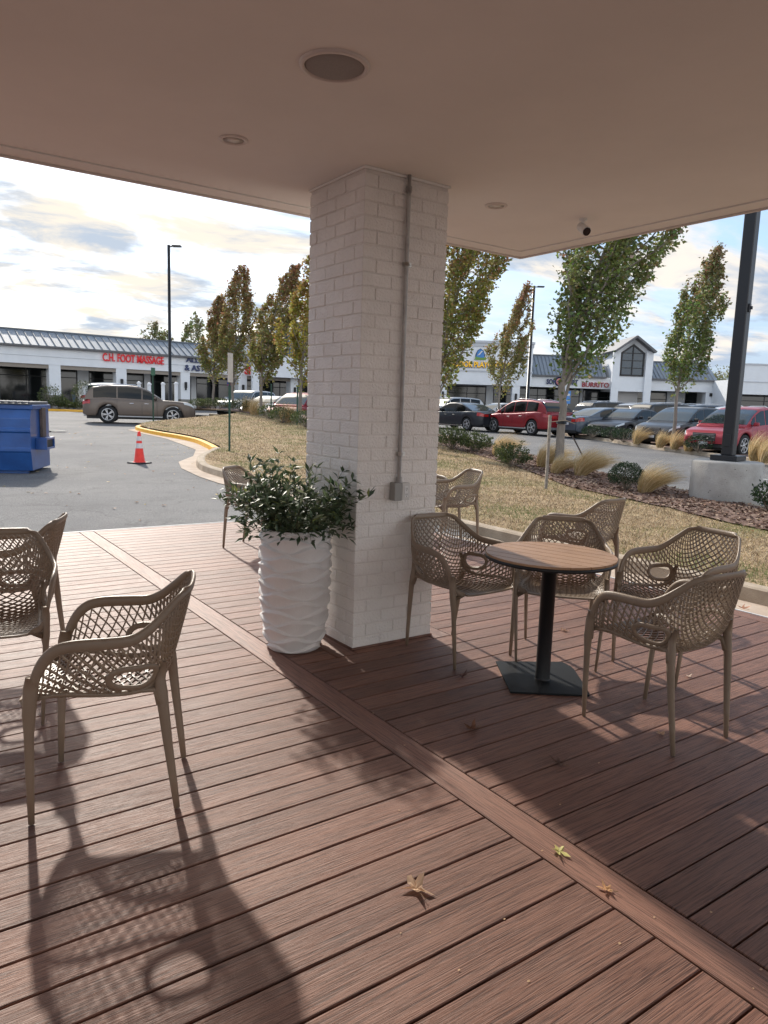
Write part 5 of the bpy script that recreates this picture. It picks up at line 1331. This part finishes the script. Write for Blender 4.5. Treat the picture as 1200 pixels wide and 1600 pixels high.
def mansard(par, x0, x1, y0, y1, z0, z1, sp_=.55):
    bm = BM(); v = [bm.verts.new(p) for p in ((x0, y0, z0), (x1, y0, z0), (x1, y1, z1), (x0, y1, z1), (x0, y1+6, z1), (x1, y1+6, z1), (x0, y1+6, z0), (x1, y1+6, z0))]
    for q in ((0, 1, 2, 3), (3, 2, 5, 4), (4, 5, 7, 6), (0, 3, 4, 6), (1, 7, 5, 2), (0, 6, 7, 1)): bm.faces.new([v[i] for i in q])
    ro = obj('metal_roof', bm, RFM, par)
    bm = BM(); n_ = int((x1-x0)/sp_); L_ = math.hypot(y1-y0, z1-z0); an = math.atan2(z1-z0, y1-y0)
    for i in range(1, n_): box(bm, (x0+i*(x1-x0)/n_, (y0+y1)/2, (z0+z1)/2+.03), (.05, L_, .07), rot=Matrix.Rotation(an, 4, 'X'))
    bx(bm, x0-.02, x1+.02, y1-.10, y1+.12, z1-.02, z1+.09)
    obj('roof_seam', bm, RIB, ro)
    bm = BM(); bx(bm, x0, x1, y0-.16, y0+.02, z0-.13, z0+.03, bev=.02); obj('gutter', bm, GUTR, par)
def shopcol(par, x, y, w_, h, lantern=False):
    bm = BM(); bx(bm, x-w_/2, x+w_/2, y, y+w_, .85, h); c = obj('column', bm, WST, par)
    bm = BM(); bx(bm, x-w_/2-.004, x+w_/2+.004, y-.004, y+w_+.004, 0, .85); obj('column_base', bm, GST, c)
    if lantern:
        bm = BM(); bx(bm, x-.09, x+.09, y-.2, y-.004, 1.75, 2.25, bev=.03); bx(bm, x-.05, x+.05, y-.15, y-.004, 1.6, 1.76); obj('lantern', bm, LANT, c)
# left wing
P0 = Vector(at(0, 51.7)); P1 = Vector(at(480, 67.7)); dr = (P1-P0).normalized(); rzL = math.atan2(dr.y, dr.x)
def sl(px):      # where a bearing meets the left facade
    a = Vector(at(px, 10)); b = Vector(at(px, 100)); e = b-a
    return ((a.x-P0.x)*e.y-(a.y-P0.y)*e.x)/(dr.x*e.y-dr.y*e.x)
FL = .62
lb = thing('shop_building', 'long white shopping strip with grey metal roof receding from the left edge', 'building', (P0.x, P0.y, FL), rzL)
X0_, X1_ = -14.0, sl(598)
def HL(hpx): return EYE+hpx/1137*51.7-FL
hH, hE, hR = HL(47.2), HL(75.5), HL(102)
bm = BM(); bx(bm, X0_, X1_, 0, .35, hH, hE-.05); bx(bm, X0_, X1_, .0, .06, hH, hH+.001); obj('fascia', bm, WST, lb)
bm = BM(); bx(bm, X0_, X1_, -.03, -.002, hH+.55, hH+.58); obj('fascia_groove', bm, mat('groove', (.5, .52, .54), rough=.8), lb)
mansard(lb, X0_, X1_, -.15, 2.2, hE, hR)
bm = BM(); bx(bm, X0_, X1_, .352, 3.2, hH+.05, hH+.15); obj('soffit', bm, SOF, lb)
bm = BM(); bx(bm, X0_, X1_, .10, .30, hH-.28, hH-.003); obj('soffit_beam', bm, SOF, lb)
bm = BM(); bx(bm, X0_, X1_, -1.6, 3.2, -.6, 0); obj('walkway', bm, WALK, lb)
bm = BM(); bx(bm, X0_, X1_, 3.5, 16, 0, hE); obj('wall', bm, WST, lb)
s1, s2, s3 = sl(87), sl(190.5), sl(290); stp = s2-s1
cxs = [s1-stp*k for k in (1, 2)]+[s1, s2, s3]+[s3+(s3-s2)*k for k in (1, 2, 3)]
for i, q in enumerate(cxs):
    if X0_ < q < X1_: shopcol(lb, q, .02, .80, hH, i >= 3)
storefront(lb, X0_, X1_, 3.2, hH+.05, walls=[(sl(140), sl(160)), (sl(247), sl(259)), (sl(322), sl(332)), (sl(392), sl(404)), (sl(405), sl(430))][:4])
RS = mat('red_sign_face', (.60, .012, .02), rough=.4, emit=(.8, .02, .02, .04)); NV = mat('navy_sign_face', (.02, .035, .12), rough=.4); WS = mat('white_sign_face', (.7, .7, .7), rough=.5)
def sign(lab, parent_t, lines, rz_, P, dz, m, group=None):
    t = thing('shop_sign', lab, 'sign', (P[0], P[1], dz), rz_, group)
    return t
def onL(px, hpx, off=-.12):
    s = sl(px); p = P0+dr*s+Vector((dr.y, -dr.x))*(-off if off < 0 else off); D_ = p.x*FH.x+p.y*FH.y
    return (p.x, p.y, EYE+hpx/FOC*D_)
t = thing('shop_sign', 'red channel letters reading C.H. FOOT MASSAGE on the left shop fascia', 'sign', onL(209.5, 57.5), rzL)
text_mesh('lettering', 'C.H. FOOT MASSAGE', .82, RS, t, (0, 0, 0), 0, .10, .018)
wd_ = max(v.co.x for v in t.children[0].data.vertices)-min(v.co.x for v in t.children[0].data.vertices); k_ = (sl(256.5)-sl(162))/wd_; t.children[0].scale = (k_, 1, 1)
t = thing('shop_sign', 'navy letters reading ALLERGY & ASTHMA, partly hidden by the golden brown tree', 'sign', onL(288, 53), rzL)
text_mesh('lettering', 'ALLERGY', .66, NV, t, (.15, 0, .38), 0, .1, .015, 'LEFT'); text_mesh('lettering', '& ASTHMA', .66, NV, t, (-.0, 0, -.30), 0, .1, .015, 'LEFT')
t = thing('shop_sign', 'red letters reading SPA behind the second tree of the row', 'sign', onL(381, 46), rzL)
text_mesh('lettering', 'SPA', .9, RS, t, (0, 0, 0), 0, .1, .03, 'LEFT')
# tower on the left wing, mostly behind the trees
def tower(par, x, w_, y, z_e, z_a, zw0, zw1, wwin, hH_, open_=True):
    bm = BM(); poly = [(-w_/2, hH_), (w_/2, hH_), (w_/2, z_e), (0, z_a), (-w_/2, z_e)]
    A = [bm.verts.new((x+a, y, b)) for a, b in poly]; B = [bm.verts.new((x+a, y+5, b)) for a, b in poly]
    bm.faces.new(A); bm.faces.new(B[::-1])
    for i in range(5): bm.faces.new((A[i], B[i], B[(i+1) % 5], A[(i+1) % 5]))
    bmesh.ops.recalc_face_normals(bm, faces=bm.faces)
    to = obj('tower', bm, WST, par)
    for s in (-1, 1):
        bm = BM(); bx(bm, x+s*w_/2-.32, x+s*w_/2+.32, y-.25, y-.004, 0, z_e-.05); obj('tower_pier', bm, WST, par)
        bm = BM(); L_ = math.hypot(w_/2+.32, (z_a-z_e)*(w_/2+.32)/(w_/2)); an = math.atan2(z_a-z_e, w_/2)
        box(bm, (x+s*(w_/2+.32)/2, y+2.2, (z_a+z_a-(z_a-z_e)*(w_/2+.32)/(w_/2))/2+.10), (L_+.05, 6.2, .18), rot=Matrix.Rotation(s*an, 4, 'Y')); obj('gable_roof', bm, GUTR, par)
    sl_ = (z_a-z_e)/(w_/2); hw = wwin/2; zt = zw1
    poly = [(-hw, zw0), (hw, zw0), (hw, zt-.0), (0, zt+hw*sl_), (-hw, zt)]
    f = BM()
    for (a0, b0), (a1, b1) in zip(poly, poly[1:]+poly[:1]):
        L_ = math.hypot(a1-a0, b1-b0); box(f, (x+(a0+a1)/2, y-.05, (b0+b1)/2), (L_+.12, .09, .14), rot=Matrix.Rotation(-math.atan2(b1-b0, a1-a0), 4, 'Y'))
    bx(f, x-.05, x+.05, y-.09, y-.012, zw0, zt+hw*sl_)
    for k in (1, 2, 3): bx(f, x-hw, x+hw, y-.085, y-.016, zw0+(zt-zw0)*k/3-.03, zw0+(zt-zw0)*k/3+.03)
    fo = obj('window', f, FRM, par)
    g = BM(); gv = [g.verts.new((x+a, y-.03, b)) for a, b in poly]; gb = [g.verts.new((x+a, y-.008, b)) for a, b in poly]; g.faces.new(gv); g.faces.new(gb[::-1])
    for i in range(5): g.faces.new((gv[i], gb[i], gb[(i+1) % 5], gv[(i+1) % 5]))
    obj('pane', g, mat('tower_glass', (.02, .05, .08), rough=.15, spec=.6), fo)
def HD(hpx, D): return EYE+hpx/1137*D-FL
Dt = 65
tower(lb, sl(438), 6.2, -.9, HD(98, Dt), HD(122, Dt), HD(72, Dt), HD(96, Dt), 3.0, hH)
# right wing, facing the camera
DR = 67.0; rzR = math.atan2(WIND.y, WIND.x); FR_ = .68
def XR(px): return (px-600)/1137*DR*1.0
def HR(h): return EYE+h/1137*DR-FR_
ox_, oy_ = at(600, DR)
rb_ = thing('shop_building', 'white shopping strip with metal roof, gabled window tower and tall playground front at the right', 'building', (ox_, oy_, FR_), rzR)
def xr(px):
    a, b = at(px, DR); return (a-ox_)*WIND.x+(b-oy_)*WIND.y
hh_, he_, hr_ = HR(36), HR(54), HR(86.5)
xa, xb, xc_, xd = xr(612), xr(825), xr(957), xr(1116)
bm = BM(); bx(bm, xb+.002, xd, 0, .35, hh_, he_-.05); obj('fascia', bm, WST, rb_)
mansard(rb_, xb+.002, xr(943), -.15, 2.4, he_, hr_, .34); mansard(rb_, xr(1004), xd, -.15, 2.4, he_, HR(82), .34)
bm = BM(); bx(bm, xb, xd, .352, 3.2, hh_+.05, hh_+.15); obj('soffit', bm, SOF, rb_)
bm = BM(); bx(bm, xa, xd+.5, -1.6, 3.2, -.6, 0); obj('walkway', bm, WALK, rb_)
bm = BM(); bx(bm, xa, xd-.1, 3.5, 18, 0, he_); obj('wall', bm, WST, rb_)
bm = BM(); bx(bm, xa, xb, -.8, 3.0, hh_, HR(98)); po_ = obj('parapet_front', bm, WST, rb_)
bm = BM(); bx(bm, xa, xb+.12, -.98, 3.1, HR(98), HR(101.5)); bx(bm, xa, xb+.06, -.90, 3.05, HR(93), HR(97.9)); bx(bm, xa, xb+.05, -.86, -.802, HR(55), HR(57.5)); obj('cornice', bm, mat('cornice_white', (.56, .575, .6), rough=.8), po_)
for q in (690, 802.5, 880.5): shopcol(rb_, xr(q), -.75 if q < 820 else .02, .68, hh_, q < 870)
for q in (1108,): shopcol(rb_, xr(q), .02, .8, hh_, False)
storefront(rb_, xa, xd, 3.2, hh_+.05, walls=[(xr(765), xr(778)), (xr(808), xr(812)), (xr(887), xr(893)), (xr(918), xr(924)), (xr(1005), xr(1008)), (xr(1060), xr(1091)), ])
bm = BM(); bx(bm, xr(962), xr(995), .1, .3, 0, hh_+.2); obj('tower_recess_wall', bm, mat('recess_grey', (.50, .48, .46), rough=.85), rb_)
tower(rb_, xr(977), xr(1001)-xr(951), -.9, HR(94), HR(112), HR(57), HR(90), xr(995)-xr(961), HR(33))
def onR(px, h, off): 
    return tuple(Vector((ox_, oy_, 0))+Vector((WIND.x, WIND.y, 0))*xr(px)+Vector((WIND.y, -WIND.x, 0))*off*1.0+Vector((0, 0, EYE+h/1137*DR)))
YL = mat('yellow_sign_face', (.85, .48, .03), rough=.4, emit=(.9, .5, .02, .15)); NVO = mat('navy_sign_back', (.01, .015, .06), rough=.5)
t = thing('shop_sign', 'yellow letters reading INDOOR PLAYGROUND on the tall white front', 'sign', onR(746, 65, .88), rzR)
text_mesh('lettering_back', 'INDOOR PLAYGROUND', .70, NVO, t, (0, 0, 0), 0, .08, .05); text_mesh('lettering', 'INDOOR PLAYGROUND', .70, YL, t, (0, -.07, .02), 0, .06, .012)
wd_ = max(v.co.x for v in t.children[0].data.vertices)-min(v.co.x for v in t.children[0].data.vertices); k_ = (xr(796)-xr(697))/wd_
for c in t.children: c.scale = (k_, 1, 1)
t = thing('logo_sign', 'blue and green dome shaped emblem above the playground letters', 'sign', onR(744.5, 80, .86), rzR)
bm = BM(); P_l = [(-.45, -.35), (.45, -.35), (.42, .05), (.25, .42), (0, .58), (-.25, .42), (-.42, .05)]
def plate(bm, poly, y0, y1):
    A = [bm.verts.new((a, y0, b)) for a, b in poly]; B = [bm.verts.new((a, y1, b)) for a, b in poly]; bm.faces.new(A); bm.faces.new(B[::-1])
    for i in range(len(poly)): bm.faces.new((A[i], B[i], B[(i+1) % len(poly)], A[(i+1) % len(poly)]))
    bmesh.ops.recalc_face_normals(bm, faces=bm.faces)
plate(bm, P_l, 0, .06); obj('emblem_back', bm, NVO, t)
bm = BM(); plate(bm, [(a*.82, b*.8+.06) for a, b in P_l if True], -.03, -.002); obj('emblem_dome', bm, mat('emblem_blue', (.05, .22, .55), rough=.4), t)
bm = BM(); plate(bm, [(-.52, -.42), (.52, -.42), (.50, -.18), (.1, -.24), (-.4, -.14)], -.06, -.032); obj('emblem_ground', bm, mat('emblem_green', (.16, .32, .07), rough=.5), t)
bm = BM(); plate(bm, [(-.28, -.05), (-.05, .02), (.2, .35), (.08, .36), (-.12, .12)], -.055, -.032); obj('emblem_stripe', bm, WS, t)
t = thing('shop_sign', 'navy letters SOFI SPORT either side of a pink round emblem', 'sign', onR(851, 44, .1), rzR)
text_mesh('lettering', 'SOFI', .62, NV, t, (0, 0, 0), 0, .08, .03, 'LEFT'); text_mesh('lettering', 'SPORT', .62, NV, t, (xr(876.8)-xr(851), 0, 0), 0, .08, .03, 'LEFT')
for c in t.children: c.scale = (.72, 1, 1)
bm = BM(); lathe(bm, [(.001, -.06), (.40, -.06), (.42, 0)], 28, (xr(870.7)-xr(851), 0, .05), axis='Y'); ro_ = obj('emblem_disc', bm, NV, t)
bm = BM(); lathe(bm, [(.001, -.08), (.30, -.08), (.31, -.061)], 28, (xr(870.7)-xr(851), 0, .05), axis='Y'); obj('emblem_face', bm, mat('emblem_pink', (.62, .25, .24), rough=.5), ro_)
bm = BM(); bx(bm, xr(870.7)-xr(851)-.2, xr(870.7)-xr(851)+.2, -.10, -.081, .02, .10); bx(bm, xr(870.7)-xr(851)-.12, xr(870.7)-xr(851)+.12, -.10, -.081, -.1, -.04); obj('emblem_bar', bm, NV, ro_)
t = thing('shop_sign', 'dark red letters reading BURRITO left of the gabled tower', 'sign', onR(948.5, 41.5, .1), rzR)
text_mesh('lettering', 'BURRITO', .60, mat('dark_red_sign', (.35, .02, .03), rough=.4), t, (0, 0, 0), 0, .08, .012, 'RIGHT')
t = thing('poster', 'bright blue poster on the wall behind the big tree', 'poster', onR(885.5, 22, -.0), rzR)
bm = BM(); bx(bm, -.27, .27, -.06, -.02, -.6, .55, bev=.005); obj('panel', bm, mat('poster_blue', (.07, .25, .60), rough=.4), t)
bm = BM(); bx(bm, -.18, .18, -.07, -.061, .1, .3); bx(bm, -.18, .18, -.07, -.061, -.35, -.28); obj('poster_mark', bm, WS, t)
# far right building
D3 = 62; ox3, oy3 = at(1151, D3)
fb = thing('shop_building', 'plain white flat roofed building at the far right behind the lamp post', 'building', (ox3, oy3, .66), rzR)
h3 = EYE+79.5/1137*D3-.66; hs = EYE+58/1137*D3-.66; hw3 = EYE+35/1137*D3-.66
bm = BM(); bx(bm, 0, 30, 0, 1.0, hw3, h3); obj('fascia', bm, WST, fb)
bm = BM(); bx(bm, -.05, 30, -.08, 1.1, h3, h3+.12); bx(bm, 0, 30, -.05, -.002, hw3+1.0, hw3+1.08); obj('cornice', bm, mat('cornice_white', (.56, .575, .6)), fb)
bm = BM(); bx(bm, 0.002, 29.9, 1.002, 17, 0, hs); obj('wall', bm, WST, fb)
storefront(fb, 0.0, 29.9, .95, hw3, walls=[(0, .25), (5, 6)])
bm = BM(); bx(bm, -.2, -.0, 5, 5.2, 2.6, 2.9); obj('wall_lamp', bm, LANT, fb)

# posts and beds before the left shops
for i, (u, h, lab) in enumerate([(217.5, 2.0, 'leftmost thin white post before the shops'), (233.5, 1.95, 'second thin white post before the shops'), (255, 2.0, 'thin white post just left of the lamp pole'), (275.5, 2.05, 'thin white post just right of the lamp pole')]):
    x, y = at(u, 53.5); t = thing('white_post', lab, 'post', (x, y, zg(x, y)), 0, 'white posts before the shops')
    bm = BM(); tube(bm, [(0, 0, 0), (0, 0, h)], .13, 10); obj('post', bm, mat('post_white', (.7, .7, .7), rough=.5, var=.05), t)
    bm = BM(); lathe(bm, [(.16, h-.06), (.17, h+.02), (.06, h+.12), (.001, h+.13)], 12); obj('post_cap', bm, mat('post_white', (.7, .7, .7)), t)
x, y = at(115.5, 49.5); t = thing('blue_post', 'short dark blue post before the dark shop windows at the left', 'post', (x, y, zg(x, y)))
bm = BM(); tube(bm, [(0, 0, 0), (0, 0, 1.15)], .085, 10); obj('post', bm, mat('post_blue', (.02, .06, .16), rough=.5), t)
bm = BM(); lathe(bm, [(.087, 1.12), (.087, 1.22), (.001, 1.27)], 12); obj('post_cap', bm, TRIMB, t)
bed = [at(-40, 47.6), at(138, 47.6), at(142, 49.2), at(-40, 49.6)]
kind(obj('planting_bed', sheet(bed, lambda x, y: zg(x, y)+.11, 1.0), MUL))
pts_ = [at(-40+i*(180/8), 47.5) for i in range(9)]+[at(144, 49)]
kerb('kerb', pts_, YEL, -1)
for i, (u, D, h, w_, lab, cols) in enumerate([(79, 49, 1.5, 1.6, 'tall dark bush before the shop window behind the dumpster', YG), (92, 48.6, .8, 1.3, 'low green bush right of the tall dark bush', YG), (131, 48.7, 1.9, 1.5, 'tall loose bush at the rear of the taupe vehicle', YG), (104, 48.6, .5, 1.2, 'low mound of plants left of the dark blue post', YG), (122, 48.5, .5, 1.2, 'low mound of plants right of the dark blue post', YG)]):
    x, y = at(u, D); shrub(lab, x, y, zg(x, y)+.1, h, w_, 900, 400+i, cols, .10, .3)
